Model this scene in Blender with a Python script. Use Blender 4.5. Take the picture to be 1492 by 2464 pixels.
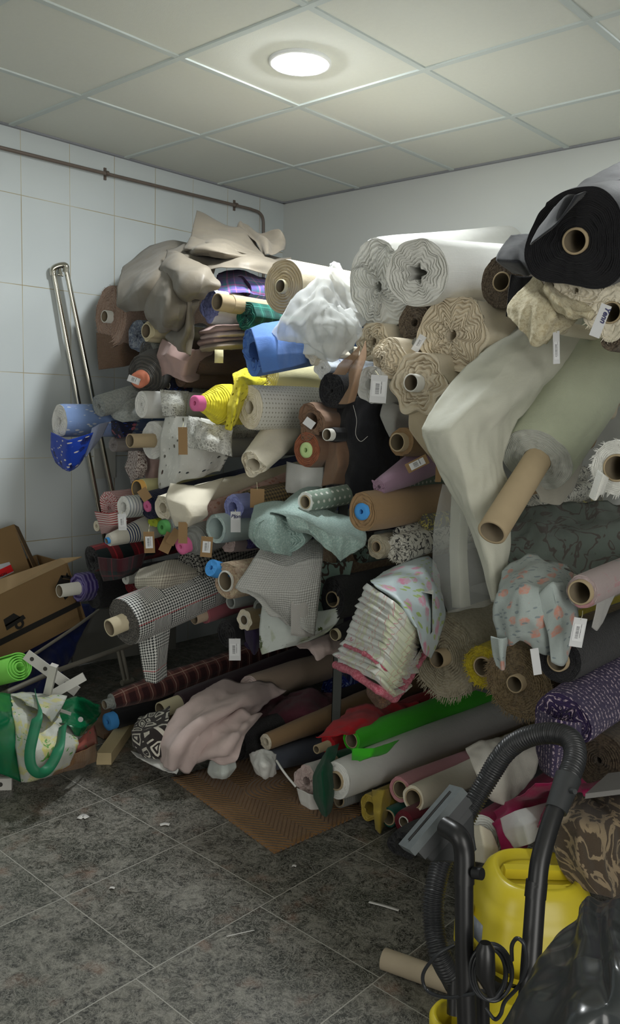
import bpy, math, random
import numpy as np
from mathutils import Matrix, Vector
for o in list(bpy.data.objects): bpy.data.objects.remove(o, do_unlink=True)
S = bpy.context.scene
C = S.collection
PI = math.pi
# ---------------- camera, exposure, light ----------------
CP = np.array([3.5939, -3.66, 1.3283])
CR = np.array([0.7383, 0.6738, 0.0291]); CU = np.array([-0.1054, 0.0727, 0.9918]); CF = np.array([-0.6661, 0.7353, -0.1247])
FPX = 2025.35
cd = bpy.data.cameras.new('camera'); cam = bpy.data.objects.new('camera', cd); C.objects.link(cam)
cd.sensor_fit = 'HORIZONTAL'; cd.sensor_width = 36; cd.lens = FPX / 1492 * 36; cd.clip_start = .05
cam.matrix_world = Matrix([[CR[0], CU[0], -CF[0], CP[0]], [CR[1], CU[1], -CF[1], CP[1]], [CR[2], CU[2], -CF[2], CP[2]], [0, 0, 0, 1]])
S.camera = cam
S.view_settings.view_transform = 'Standard'; S.view_settings.look = 'None'
S.view_settings.exposure = 0.25; S.view_settings.gamma = 1; S.view_settings.use_curve_mapping = False
S.cycles.max_bounces = 10; S.cycles.diffuse_bounces = 7; S.cycles.transparent_max_bounces = 16
S.cycles.use_denoising = True
LAMP = (1.4725, -1.437); LAMP_STRENGTH = 310.0; LAMP_COL = (.95, .99, 1.0); LAMP_2 = (2.672, -.84); LAMP_2_STRENGTH = 110.0
w = bpy.data.worlds.new('world'); S.world = w; w.use_nodes = True
w.node_tree.nodes['Background'].inputs[0].default_value = (.5, .55, .55, 1)
w.node_tree.nodes['Background'].inputs[1].default_value = .02

# added fill light out of view at the right, lifting the shadows
dl = bpy.data.lights.new('side_fill_light', 'AREA'); dl.shape = 'RECTANGLE'; dl.size = 1.5; dl.size_y = 2.0; dl.energy = 36; dl.color = (1.0, .98, .93)
do_ = bpy.data.objects.new('side_fill_light', dl); C.objects.link(do_); do_.location = (5.12, -3.7, 1.25); do_.rotation_euler = (PI / 2, 0, math.radians(90))

dl2 = bpy.data.lights.new('rear_fill_light', 'AREA'); dl2.shape = 'RECTANGLE'; dl2.size = 1.2; dl2.size_y = 2.0; dl2.energy = 15; dl2.color = (1.0, .98, .93)  # second added fill light, out of view behind the camera
do2 = bpy.data.objects.new('rear_fill_light', dl2); C.objects.link(do2); do2.location = (2.4, -5.5, 1.3); do2.rotation_euler = (PI / 2, 0, 0)

# ---------------- helpers ----------------
def pxray(px, py): return CF + CR * ((px - 746) / FPX) - CU * ((py - 1232) / FPX)
def at(px, py, y=None, z=None, x=None):
    d = pxray(px, py)
    if z is not None: t = (z - CP[2]) / d[2]
    elif x is not None: t = (x - CP[0]) / d[0]
    else: t = (y - CP[1]) / d[1]
    return CP + d * t
def depth(p): return float((np.asarray(p) - CP) @ CF)
def lin(c):
    r = []
    for v in c[:3]:
        v = v / 255.
        r.append(v / 12.92 if v <= .04045 else ((v + .055) / 1.055) ** 2.4)
    return (*r, 1.)
def unit(v): v = np.asarray(v, float); return v / (np.linalg.norm(v) + 1e-12)
def rs(seed): return np.random.RandomState(seed % 100000)
def nz(P, seed, octs=3, gain=.5):
    """smooth sum-of-waves noise, about -1..1; P (...,3)"""
    r = rs(seed); out = 0; a = 1.; f = 1.; tot = 0
    P = np.asarray(P, float)
    for o in range(octs):
        s = 0
        for i in range(7):
            k = r.randn(3); k = k / np.linalg.norm(k) * (.7 + .6 * r.rand()) * f
            s = s + np.sin(P @ k * 2.2 + r.rand() * 6.28 + .6 * np.sin(P @ (r.randn(3) * f)))
        out = out + a * s / 3.2; tot += a; a *= gain; f *= 2.03
    return out / tot
def sid(s): return sum((i + 3) * ord(ch) * 7 for i, ch in enumerate(s)) % 99991

class MB:
    def __init__(s): s.v = []; s.f = []; s.m = []; s.uv = []; s.n = 0
    def grid(s, V, cu=False, cv=False, mi=0, uv=None, flip=False):
        V = np.asarray(V, float); a, b = V.shape[:2]
        s.v.append(V.reshape(-1, 3))
        if uv is None:
            du = np.r_[0, np.cumsum(np.linalg.norm(np.diff(V[:, b // 2], axis=0), axis=1))]
            dv = np.r_[0, np.cumsum(np.linalg.norm(np.diff(V[a // 2], axis=0), axis=1))]
            uv = np.stack(np.meshgrid(du, dv, indexing='ij'), -1)
        I = np.arange(a * b).reshape(a, b) + s.n
        ia = np.arange(a if cu else a - 1); ib = np.arange(b if cv else b - 1)
        A, B = np.meshgrid(ia, ib, indexing='ij'); A = A.ravel(); B = B.ravel(); A2 = (A + 1) % a; B2 = (B + 1) % b
        q = np.stack([I[A, B], I[A2, B], I[A2, B2], I[A, B2]], 1)
        uvx = np.asarray(uv, float)
        # seam-safe uv: extrapolate on the wrapped column/row
        def g(aa, bb, wa, wb):
            r = uvx[aa, bb].copy()
            if cv: r[wb] += (uvx[aa[wb], b - 1] - uvx[aa[wb], b - 2]) * 1.0 + (uvx[aa[wb], b - 1] - r[wb])
            if cu: r[wa] += (uvx[a - 1, bb[wa]] - uvx[a - 2, bb[wa]]) + (uvx[a - 1, bb[wa]] - r[wa])
            return r
        wa = (A + 1 >= a); wb = (B + 1 >= b); no = np.zeros_like(wa)
        U = np.stack([g(A, B, no, no), g(A2, B, wa, no), g(A2, B2, wa, wb), g(A, B2, no, wb)], 1)
        if flip: q = q[:, ::-1]; U = U[:, ::-1]
        s.f.append(q); s.uv.append(U.reshape(-1, 2)); s.m.append(np.full(len(q), mi)); s.n += a * b
        return s
    def fan(s, ring, c, mi=0):
        ring = np.asarray(ring); n = len(ring)
        V = np.stack([ring, ring * .5 + np.asarray(c) * .5, np.repeat(np.asarray(c)[None] , n, 0) + (ring - np.asarray(c)) * 1e-4])
        return s.grid(V, cv=True, mi=mi)
    def box(s, o, ax, ay, az, mi=0):
        o = np.asarray(o, float); ax, ay, az = map(lambda v: np.asarray(v, float), (ax, ay, az))
        P = lambda i, j, k: o + ax * i + ay * j + az * k
        lx, ly, lz = map(np.linalg.norm, (ax, ay, az))
        for (a, b, c, d, u, v) in (((0,0,0),(1,0,0),(1,0,1),(0,0,1),lx,lz), ((1,1,0),(0,1,0),(0,1,1),(1,1,1),lx,lz), ((0,1,0),(0,0,0),(0,0,1),(0,1,1),ly,lz),
                          ((1,0,0),(1,1,0),(1,1,1),(1,0,1),ly,lz), ((0,0,1),(1,0,1),(1,1,1),(0,1,1),lx,ly), ((0,1,0),(1,1,0),(1,0,0),(0,0,0),lx,ly)):
            s.v.append(np.array([P(*a), P(*b), P(*c), P(*d)])); s.f.append(np.array([[0, 1, 2, 3]]) + s.n)
            s.uv.append(np.array([[0, 0], [u, 0], [u, v], [0, v]])); s.m.append(np.array([mi])); s.n += 4
        return s
    def quad(s, a, b, c, d, mi=0):
        s.v.append(np.array([a, b, c, d], float)); s.f.append(np.array([[0, 1, 2, 3]]) + s.n)
        lx = np.linalg.norm(np.subtract(b, a)); ly = np.linalg.norm(np.subtract(d, a))
        s.uv.append(np.array([[0, 0], [lx, 0], [lx, ly], [0, ly]])); s.m.append(np.array([mi])); s.n += 4; return s
    def tube(s, pts, r, n=12, mi=0, caps=True, sm=0, rfun=None):
        p = np.asarray(pts, float)
        if sm: p = cr1(p, sm)
        k = len(p); T = np.gradient(p, axis=0); T /= np.linalg.norm(T, axis=1)[:, None] + 1e-12
        N = np.zeros_like(p); a = np.array([0, 0, 1.]) if abs(T[0][2]) < .9 else np.array([1., 0, 0])
        N[0] = unit(a - T[0] * (a @ T[0]))
        for i in range(1, k):
            v = N[i - 1] - T[i] * (N[i - 1] @ T[i]); N[i] = unit(v)
        B = np.cross(T, N); th = np.linspace(0, 2 * PI, n, endpoint=False)
        rr = np.full(k, r) if np.isscalar(r) else np.asarray(r)
        if rfun is not None: rr = rfun(k, np.r_[0, np.cumsum(np.linalg.norm(np.diff(p, axis=0), axis=1))])
        V = p[:, None] + rr[:, None, None] * (np.cos(th)[None, :, None] * N[:, None] + np.sin(th)[None, :, None] * B[:, None])
        s.grid(V, cv=True, mi=mi, flip=True)
        if caps: s.fan(V[0], p[0], mi); s.fan(V[-1], p[-1], mi)
        return s
    def build(s, name, mats, parent=None, smooth=True, solid=0, bev=0, weld=False):
        me = bpy.data.meshes.new(name); V = np.concatenate(s.v); F = np.concatenate(s.f)
        org = np.array(parent.location) if parent is not None and parent.get('root') else np.zeros(3)
        if parent is not None: org = worg(parent)
        else: org = V.mean(0); org[2] = V[:, 2].min()
        V = V - org
        me.vertices.add(len(V)); me.vertices.foreach_set('co', V.ravel())
        me.loops.add(F.size); me.loops.foreach_set('vertex_index', F.ravel().astype(np.int32))
        me.polygons.add(len(F)); me.polygons.foreach_set('loop_start', (np.arange(len(F)) * 4).astype(np.int32))
        me.polygons.foreach_set('material_index', np.concatenate(s.m).astype(np.int32))
        me.polygons.foreach_set('use_smooth', np.full(len(F), smooth))
        ul = me.uv_layers.new(name='uv'); ul.data.foreach_set('uv', np.concatenate(s.uv).ravel())
        for m in (mats if isinstance(mats, (list, tuple)) else [mats]): me.materials.append(m)
        me.update(calc_edges=True); me.validate()
        o = bpy.data.objects.new(name, me); C.objects.link(o)
        if parent is not None: o.parent = parent; WO[o.name] = worg(parent)
        else: o.location = org; WO[o.name] = org
        if weld:
            md = o.modifiers.new('weld', 'WELD'); md.merge_threshold = 1e-4
        if solid: md = o.modifiers.new('solid', 'SOLIDIFY'); md.thickness = solid; md.offset = 0
        if bev:
            md = o.modifiers.new('bev', 'BEVEL'); md.width = bev; md.segments = 2; md.limit_method = 'ANGLE'
        return o
WO = {}
def worg(p): return np.array(WO.get(p.name, (0, 0, 0)), float)
def cr1(P, n):
    """Catmull-Rom through the rows of P, n samples per span"""
    P = np.asarray(P, float); Q = np.concatenate([[2 * P[0] - P[1]], P, [2 * P[-1] - P[-2]]])
    out = []
    for i in range(len(P) - 1):
        p0, p1, p2, p3 = Q[i:i + 4]; t = np.linspace(0, 1, n, endpoint=False).reshape((-1,) + (1,) * (P.ndim - 1))
        out.append(.5 * (2 * p1 + (p2 - p0) * t + (2 * p0 - 5 * p1 + 4 * p2 - p3) * t ** 2 + (3 * p1 - p0 - 3 * p2 + p3) * t ** 3))
    return np.concatenate(out + [P[-1:]])
def font_mesh(name, tc, mat, parent, M_):
    t0 = bpy.data.objects.new('tmp', tc); C.objects.link(t0); bpy.context.view_layer.update()
    me = bpy.data.meshes.new_from_object(t0.evaluated_get(bpy.context.evaluated_depsgraph_get())); me.name = name
    bpy.data.objects.remove(t0, do_unlink=True); me.materials.clear(); me.materials.append(mat)
    o = bpy.data.objects.new(name, me); C.objects.link(o); o.parent = parent; o.matrix_local = M_; return o
def lin1(P, n):
    P = np.asarray(P, float); t = np.linspace(0, 1, n, endpoint=False).reshape((-1,) + (1,) * (P.ndim - 1))
    return np.concatenate([P[i] * (1 - t) + P[i + 1] * t for i in range(len(P) - 1)] + [P[-1:]])
CRISP = [.55]
def tag(o, label=None, cat=None, group=None, kind=None):
    if label: o['label'] = label
    if cat: o['category'] = cat
    if group: o['group'] = group
    if kind: o['kind'] = kind
    return o
def empty(name, loc, label=None, cat=None, group=None):
    o = bpy.data.objects.new(name, None); C.objects.link(o); o.location = tuple(float(v) for v in loc); o.empty_display_size = .05
    WO[o.name] = np.array(loc, float); return tag(o, label, cat, group)
def struct(o): o['kind'] = 'structure'; return o

# ---------------- materials ----------------
class NT:
    def __init__(s, name, rough=.85, sheen=0.0, spec=.3, metal=0.0):
        s.mat = bpy.data.materials.new(name); s.mat.use_nodes = True; s.t = s.mat.node_tree; s.b = s.t.nodes['Principled BSDF']
        s.b.inputs['Roughness'].default_value = rough; s.b.inputs['Specular IOR Level'].default_value = spec; s.b.inputs['Metallic'].default_value = metal
        if sheen: s.b.inputs['Sheen Weight'].default_value = sheen
    def n(s, ty, **kw):
        nd = s.t.nodes.new(ty)
        for k, v in kw.items():
            if k.startswith('i_'):
                key = k[2:]; key = int(key) if key.isdigit() else key.replace('_', ' ')
                s.put(nd.inputs[key], v)
            else: setattr(nd, k, v)
        return nd
    def put(s, inp, v):
        if hasattr(v, 'is_linked') or isinstance(v, bpy.types.NodeSocket): s.t.links.new(v, inp)
        else: inp.default_value = v
    def m(s, op, a, b=0.0, c=0.0):
        nd = s.n('ShaderNodeMath', operation=op); s.put(nd.inputs[0], a); s.put(nd.inputs[1], b); s.put(nd.inputs[2], c); return nd.outputs[0]
    def uv(s): 
        if not hasattr(s, '_uv'):
            nd = s.n('ShaderNodeTexCoord'); s._uv = nd.outputs['UV']; s._ob = nd.outputs['Object']
            sp = s.n('ShaderNodeSeparateXYZ', i_0=s._uv); s.u, s.v = sp.outputs[0], sp.outputs[1]
        return s._uv
    def mix(s, f, a, b):
        nd = s.n('ShaderNodeMix', data_type='RGBA'); s.put(nd.inputs[0], f); s.put(nd.inputs[6], a); s.put(nd.inputs[7], b); return nd.outputs[2]
    def noise(s, scale, det=3, vec=None, rough=.5, dist=0.0):
        s.uv(); nd = s.n('ShaderNodeTexNoise', i_Scale=scale, i_Detail=det, i_Roughness=rough, i_Distortion=dist); s.put(nd.inputs['Vector'], vec if vec is not None else s._uv); return nd.outputs[0]
    def vor(s, scale, vec=None, feat='F1', rnd=1.0):
        s.uv(); nd = s.n('ShaderNodeTexVoronoi', feature=feat, i_Scale=scale, i_Randomness=rnd); s.put(nd.inputs['Vector'], vec if vec is not None else s._uv); return nd
    def ss(s, x, a, b): 
        nd = s.n('ShaderNodeMapRange', interpolation_type='SMOOTHSTEP'); s.put(nd.inputs[0], x); nd.inputs[1].default_value = a; nd.inputs[2].default_value = b; return nd.outputs[0]
    def stripe(s, x, period, duty, soft=0.0):
        f = s.m('FRACT', s.m('DIVIDE', x, period)); return s.m('LESS_THAN', f, duty)
    def bump(s, h, dist=.001, st=.6):
        nd = s.n('ShaderNodeBump', i_Strength=st, i_Distance=dist, i_Height=h); s.t.links.new(nd.outputs[0], s.b.inputs['Normal'])
    def col(s, c): s.put(s.b.inputs['Base Color'], c)
MC = {}
def fab(key, c1, pat='plain', c2=None, c3=None, sc=.02, rough=.88, sheen=.15, bump=.0006, alpha=1.0, trans=0.0, spec=.25, weave=.002):
    """fabric material, UV in metres"""
    if key in MC: return MC[key]
    N = NT(key, rough, sheen, spec); N.uv(); a, b = lin(c1), lin(c2 or c1); c = lin(c3 or c2 or c1)
    u, v = N.u, N.v; h = None
    base = N.n('ShaderNodeRGB').outputs[0]; base.default_value = a
    col = base
    lo = tuple(x * .86 for x in a[:3]) + (1,)
    if pat in ('plain',): col = N.mix(N.noise(9, 3), a, lo)
    elif pat == 'stripeu': col = N.mix(N.stripe(u, sc, .45), a, b)
    elif pat == 'stripev': col = N.mix(N.stripe(v, sc, .45), a, b)
    elif pat == 'bands': col = N.mix(N.m('MULTIPLY', N.stripe(v, sc, .45), N.stripe(N.m('ADD', v, sc * 7), sc * 14, .36)), a, b)
    elif pat == 'check':
        l = N.m('ADD', N.stripe(u, sc, .3), N.stripe(v, sc, .3)); col = N.mix(N.m('MULTIPLY', l, .5), a, b)
    elif pat == 'tartan':
        m1 = N.mix(N.stripe(u, sc, .5), a, b); m2 = N.mix(N.stripe(v, sc, .5), a, b); k = N.mix(.5, m1, m2)
        l = N.m('MAXIMUM', N.stripe(N.m('ADD', u, sc * .3), sc, .06), N.stripe(N.m('ADD', v, sc * .3), sc, .06)); col = N.mix(l, k, c)
    elif pat == 'tartan3':
        def band(x):
            f = N.m('FRACT', N.m('DIVIDE', x, sc)); r = N.n('ShaderNodeValToRGB', i_0=f); e = r.color_ramp; e.interpolation = 'CONSTANT'
            e.elements[0].color = a; e.elements[1].position = .3; e.elements[1].color = b
            for p, q in ((.45, c), (.55, b), (.62, a), (.8, c), (.84, a)): x_ = e.elements.new(p); x_.color = q
            return r.outputs[0]
        col = N.mix(.5, band(u), band(v))
    elif pat == 'hound':
        su, sv = N.stripe(u, sc, .5), N.stripe(v, sc, .5); tw = N.stripe(N.m('ADD', u, v), sc * .5, .5)
        k = N.m('ADD', N.m('MULTIPLY', tw, su), N.m('MULTIPLY', N.m('SUBTRACT', 1, tw), sv))
        fine = N.stripe(v, sc * .6, .5)
        zone = N.m('MULTIPLY', N.stripe(u, sc * 14, .45), N.stripe(v, sc * 14, .45))
        z2 = N.m('MAXIMUM', N.stripe(u, sc * 14, .45), N.stripe(v, sc * 14, .45))
        k = N.m('ADD', N.m('MULTIPLY', k, z2), N.m('MULTIPLY', fine, N.m('SUBTRACT', 1, z2)))
        col = N.mix(k, a, b)
        if c3: col = N.mix(N.m('MULTIPLY', N.stripe(u, sc * 14, .025), k), col, c)
    elif pat == 'dots':
        d = N.vor(1 / sc, rnd=.0).outputs['Distance']; col = N.mix(N.m('LESS_THAN', d, .2), a, b)
    elif pat == 'floral':
        w_ = N.n('ShaderNodeTexNoise', i_Scale=26.0, i_Detail=2.0); N.t.links.new(N._uv, w_.inputs['Vector'])
        wv = N.n('ShaderNodeVectorMath', operation='SCALE', i_3=.014); N.t.links.new(w_.outputs['Color'], wv.inputs[0])
        ad = N.n('ShaderNodeVectorMath', operation='ADD'); N.t.links.new(N._uv, ad.inputs[0]); N.t.links.new(wv.outputs[0], ad.inputs[1])
        d = N.vor(1 / sc, vec=ad.outputs[0]); dd = d.outputs['Distance']
        sp_ = N.n('ShaderNodeSeparateColor'); N.t.links.new(d.outputs['Color'], sp_.inputs[0]); gate = N.m('GREATER_THAN', sp_.outputs[0], .5); pet = N.m('ADD', .55, N.m('MULTIPLY', N.ss(N.noise(3.5 / sc, 3, vec=ad.outputs[0], rough=.7), .4, .6), .45))
        edge = N.noise(90, 2)
        col = N.mix(N.m('MULTIPLY', N.m('MULTIPLY', gate, pet), N.ss(N.m('ADD', dd, N.m('MULTIPLY', edge, .35)), .64, .52)), a, b)
        mp = N.n('ShaderNodeMapping', i_Scale=(2.6, 1, 1), i_Rotation=(0, 0, .7)); N.t.links.new(ad.outputs[0], mp.inputs[0])
        dv2 = N.vor(1.5 / sc, vec=mp.outputs[0]); d2 = dv2.outputs['Distance']; sq_ = N.n('ShaderNodeSeparateColor'); N.t.links.new(dv2.outputs['Color'], sq_.inputs[0])
        col = N.mix(N.m('MULTIPLY', N.m('GREATER_THAN', sq_.outputs[1], .45), N.ss(d2, .36, .28)), col, c)
    elif pat == 'bigfloral':
        col = N.mix(N.ss(N.noise(1 / sc, 4, dist=.6), .52, .6), a, N.mix(N.noise(3 / sc, 2), b, a))
        col = N.mix(N.ss(N.noise(1.3 / sc, 5, dist=1.2, rough=.7), .6, .64), col, c)
    elif pat == 'doodle':
        nd = N.noise(1 / sc, 2, dist=1.5); l = N.m('ABSOLUTE', N.m('SUBTRACT', nd, .5)); col = N.mix(N.ss(l, .035, .02), a, b)
    elif pat == 'damask':
        nd = N.noise(1 / sc, 4, dist=2.2); l = N.m('ABSOLUTE', N.m('SUBTRACT', nd, .5)); col = N.mix(N.ss(l, .05, .03), a, b)
    elif pat == 'deco':
        d = N.vor(1 / sc, feat='DISTANCE_TO_EDGE').outputs['Distance']; r = N.stripe(d, .22, .5); col = N.mix(r, a, b)
        col = N.mix(N.m('GREATER_THAN', d, .44), col, c)
    elif pat == 'speckle':
        col = N.mix(N.ss(N.noise(1 / sc, 4, rough=.8), .48, .56), a, b); col = N.mix(N.ss(N.noise(1.7 / sc, 3, rough=.7), .6, .64), col, c)
    elif pat == 'tweed':
        r = N.m('FRACT', N.m('DIVIDE', v, sc)); row = N.m('LESS_THAN', r, .4)
        col = N.mix(N.m('MULTIPLY', row, N.ss(N.noise(2.2 / sc, 2), .49, .58)), a, b)
    elif pat == 'diamond':
        a1 = N.m('ABSOLUTE', N.m('SUBTRACT', N.m('FRACT', N.m('DIVIDE', u, sc)), .5)); b1 = N.m('ABSOLUTE', N.m('SUBTRACT', N.m('FRACT', N.m('DIVIDE', v, sc)), .5))
        k = N.m('FRACT', N.m('MULTIPLY', N.m('ADD', a1, b1), 3.0)); col = N.mix(N.m('LESS_THAN', k, .4), a, b)
    elif pat == 'eyelet':
        d = N.vor(1 / sc, rnd=.55); hole = N.m('LESS_THAN', d.outputs['Distance'], .27); reg = N.ss(N.noise(7, 1), .45, .5)
        hole = N.m('MULTIPLY', hole, reg); N.put(N.b.inputs['Alpha'], N.m('SUBTRACT', 1, hole))
        h = N.m('MULTIPLY', N.ss(d.outputs['Distance'], .4, .25), 2.0); col = N.mix(N.ss(d.outputs['Distance'], .34, .28), a, b)
    elif pat == 'lace':
        d = N.vor(1 / sc, feat='DISTANCE_TO_EDGE').outputs['Distance']; h = N.ss(d, .2, .05); col = N.mix(h, b, a)
        big = N.ss(N.noise(.25 / sc, 2), .42, .5); N.put(N.b.inputs['Alpha'], N.m('MAXIMUM', N.m('MAXIMUM', h, .25), N.m('MULTIPLY', big, .9)))
    elif pat == 'swirl':
        nd = N.noise(1 / sc, 2, dist=3.0); col = N.mix(N.ss(nd, .35, .65), a, b); col = N.mix(N.ss(N.m('FRACT', N.m('MULTIPLY', nd, 6)), .85, 1), col, c)
    elif pat == 'knit':
        h = N.m('ADD', N.m('SINE', N.m('MULTIPLY', u, 2 * PI / sc)), N.m('SINE', N.m('MULTIPLY', v, 2 * PI / sc))); col = N.mix(N.m('MULTIPLY', N.m('ADD', h, 2), .25), b, a)
    N.col(col)
    fine = N.m('ADD', N.m('SINE', N.m('MULTIPLY', u, 2 * PI / weave)), N.m('SINE', N.m('MULTIPLY', v, 2 * PI / weave)))
    ht = N.m('ADD', N.m('MULTIPLY', fine, .2), N.m('MULTIPLY', N.noise(60, 3), 1.5))
    if h is not None: ht = N.m('ADD', ht, N.m('MULTIPLY', h, 1.0))
    if pat in ('speckle', 'tweed'): ht = N.m('ADD', ht, N.m('MULTIPLY', N.noise(1.5 / sc, 3), 3.0))
    N.bump(ht, bump * 2)
    if trans:
        tr = N.n('ShaderNodeBsdfTranslucent'); N.put(tr.inputs[0], col)
        mx = N.n('ShaderNodeMixShader', i_0=trans); N.t.links.new(N.b.outputs[0], mx.inputs[1]); N.t.links.new(tr.outputs[0], mx.inputs[2]); last = mx.outputs[0]
        if alpha < 1:
            tp = N.n('ShaderNodeBsdfTransparent'); m2 = N.n('ShaderNodeMixShader', i_0=alpha); N.t.links.new(tp.outputs[0], m2.inputs[1]); N.t.links.new(last, m2.inputs[2]); last = m2.outputs[0]
        N.t.links.new(last, N.t.nodes['Material Output'].inputs[0])
    elif alpha < 1: N.b.inputs['Alpha'].default_value = alpha
    MC[key] = N.mat; return N.mat
def plain(key, c, rough=.6, spec=.4, metal=0.0, bump=0, var=.12, sc=20):
    if key in MC: return MC[key]
    N = NT(key, rough, 0, spec, metal); a = lin(c); b = tuple(x * (1 - var) for x in a[:3]) + (1,); N.uv()
    N.col(N.mix(N.noise(sc, 4, vec=N._ob), a, b))
    if bump: N.bump(N.noise(sc * 4, 4, vec=N._ob), bump)
    MC[key] = N.mat; return N.mat

# ---------------- builders ----------------
def cylgrid(c, a, s, u, rin, rout, l0, l1, n=40):
    """hollow tube profile around axis a from l0 to l1"""
    th = np.linspace(0, 2 * PI, n, endpoint=False)
    prof = [(rin, l1), (rin, l0 + .001), ((rin + rout) / 2, l0), (rout, l0 + .001), (rout, l1)]
    V = np.array([[c + a * l + (s * np.cos(t) + u * np.sin(t)) * r for t in th] for r, l in prof]); return V
CARD = (176, 158, 128)
def roll(label, pos, ry, y=-1.5, z=None, to=None, L=1.3, m=None, me=None, core=None, sx=1.0, poly=(0, 0), cr=.05, lay=None, wr=.03, rf=0.0, rff=26,
         prof=None, cone=0.0, rot=0.0, step=.04, hole=.12, star=None, name='fabric_roll', group=None, la=.35, nt=None, sag=0.0, cat='fabric roll', eb=0.0, d=None, spir=1, fr=None):
    c = at(*pos, y=y, z=z); R = ry * depth(c) / FPX; sd = sid(label); wr = wr * 1.25
    if d is not None: a = unit(d)
    elif to is not None: a = unit((at(*to[:2], y=to[2]) if len(to) > 2 else at(*to, x=c[0])) - c)
    else: a = np.array([0, 1., 0])
    if a[1] > .2: L = min(L, (-c[1] - .02) / a[1] - R * abs(a[2]) )
    s = unit(np.cross(a, [0, 0, 1.])); u = np.cross(s, a)
    root = empty(name, c, label, cat, group)
    n = 96; th = np.linspace(0, 2 * PI, n, endpoint=False); r_ = rs(sd)
    def outer(t):
        """outline radius at axial fraction t for every angle"""
        k = 1 + poly[1] * np.cos(poly[0] * th + rot)
        if poly[1]: k = k + poly[1] * .5 * np.cos((poly[0] + 1) * th + 1.3 + rot) 
        P = np.stack([np.cos(th) * 1.6, np.sin(th) * 1.6, np.full(n, t * L / R * .35)], -1)
        k = k + wr * nz(P, sd) + min(.014, .3 * wr) * nz(P * np.array([2.8, 2.8, 1.1]), sd + 21, 2)
        if rf: 
            ph = t * rff + .9 * np.sin(th + sd) + 1.5 * nz(P * .6, sd + 1, 1)
            k = k + 1.5 * rf * np.sin(ph) * (.5 + .5 * nz(P * .8, sd + 3, 1))
        st = (th / (2 * PI) - .35 - .15 * t) % 1.0
        k = k + step * (st - .5)
        if prof is not None: k = k * np.interp(t, [p[0] for p in prof], [p[1] for p in prof])
        return k * R
    cx = lambda t: c + a * (L * t) - np.array([0, 0, 1.]) * sag * math.sin(PI * min(1, max(0, t)))
    def ringpts(rad, t, off=0.0):
        return cx(t) + a * 1.0 * (np.zeros(n)[:, None] - np.asarray(off).reshape(-1, 1)) + (s[None] * (np.cos(th) * sx * rad)[:, None] + u[None] * (np.sin(th) * rad)[:, None])
    nt = nt or int(max(14, min(46, L / R * 3)))
    if rf: nt = max(nt, int(rff * 1.4))
    mbd = MB(); ts = np.linspace(0, 1, nt); ts = ts ** 1.15
    o0 = outer(0)
    body = np.array([ringpts(outer(t) * (1 - .03 * math.exp(-t * L / R * 12)), t) for t in ts])
    uvb = np.zeros((nt, n, 2)); uvb[..., 0] = (th * R)[None]; uvb[..., 1] = (ts * L)[:, None]
    mbd.grid(body, cv=True, mi=0, uv=uvb)
    # wound end face
    rc = (core[0] / ry * R) if core else hole * R
    lay = lay or max(4, min(26, int(ry / 7)))
    Vs = []; qs_ = []
    inner = np.full(n, rc)
    if star: inner = rc * (1 + star[1] * np.cos(star[0] * th) + .25 * nz(np.stack([np.cos(th) * 2, np.sin(th) * 2, th * 0], -1), sd + 7))
    P0 = np.stack([np.cos(th) * 1.8, np.sin(th) * 1.8, th * 0], -1)
    pitch = (o0.mean() - rc) / lay; crev = la * 2.6 * pitch
    for j in range(lay):
        stag = r_.randn() * .22 * pitch * min(1, la * 2)
        for f_, dz in ((.0, 1.0), (.2, .55), (.42, .08), (.68, 0.0), (.86, .35)):
            q = (j + f_) / lay; w_ = dz * crev * (0 if j == 0 and f_ == 0 else 1)
            qs_.append((q, w_ - stag * (1 - dz)))
    qs_.append((1.0, .012 * R)); nr = len(qs_)
    fine_ = nz(np.stack([np.cos(th) * 5, np.sin(th) * 5, th * 0], -1), sd + 6, 2)
    for q, wz in qs_:
        # slow spiral: every ring drifts outwards by one pitch over a turn
        rad = inner * (1 - q) + o0 * .985 * q
        P = P0.copy(); P[:, 2] = q * 1.1
        env = math.sin(PI * q) ** .7 if 0 < q < 1 else 0
        rad = rad + cr * R * env * (nz(P * 1.3, sd + 5) * 1.1 + .38 * nz(np.concatenate([P0[:, :2] * 2.6, np.full((n, 1), q * 1.6)], 1), sd + 6, 2))
        off = -wz * (.65 + .35 * nz(np.concatenate([P0[:, :2] * 2.2, np.full((n, 1), q * lay * .9)], 1), sd + 8, 1)) + cone * (1 - q) * R + .03 * R * nz(P * 2.2, sd + 9) + eb * R * nz(P * .7, sd + 11, 1) * q
        Vs.append(ringpts(rad, 0, off))
    Vs = np.array(Vs); uve = np.zeros((nr, n, 2)); uve[..., 0] = (th * R * .7)[None]; uve[..., 1] = (np.array([q_[0] for q_ in qs_]) * (R - rc))[:, None]
    Vs[-1] = body[0]
    mbd.grid(Vs, cv=True, mi=1, uv=uve, flip=True)
    # inside of hole + back
    hole_in = np.array([Vs[0], Vs[0] + a * min(.25, L * .6)]); mbd.grid(hole_in, cv=True, mi=1); mbd.fan(hole_in[1], hole_in[1].mean(0), 1)
    mbd.fan(body[-1], cx(1), 1)
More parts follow.
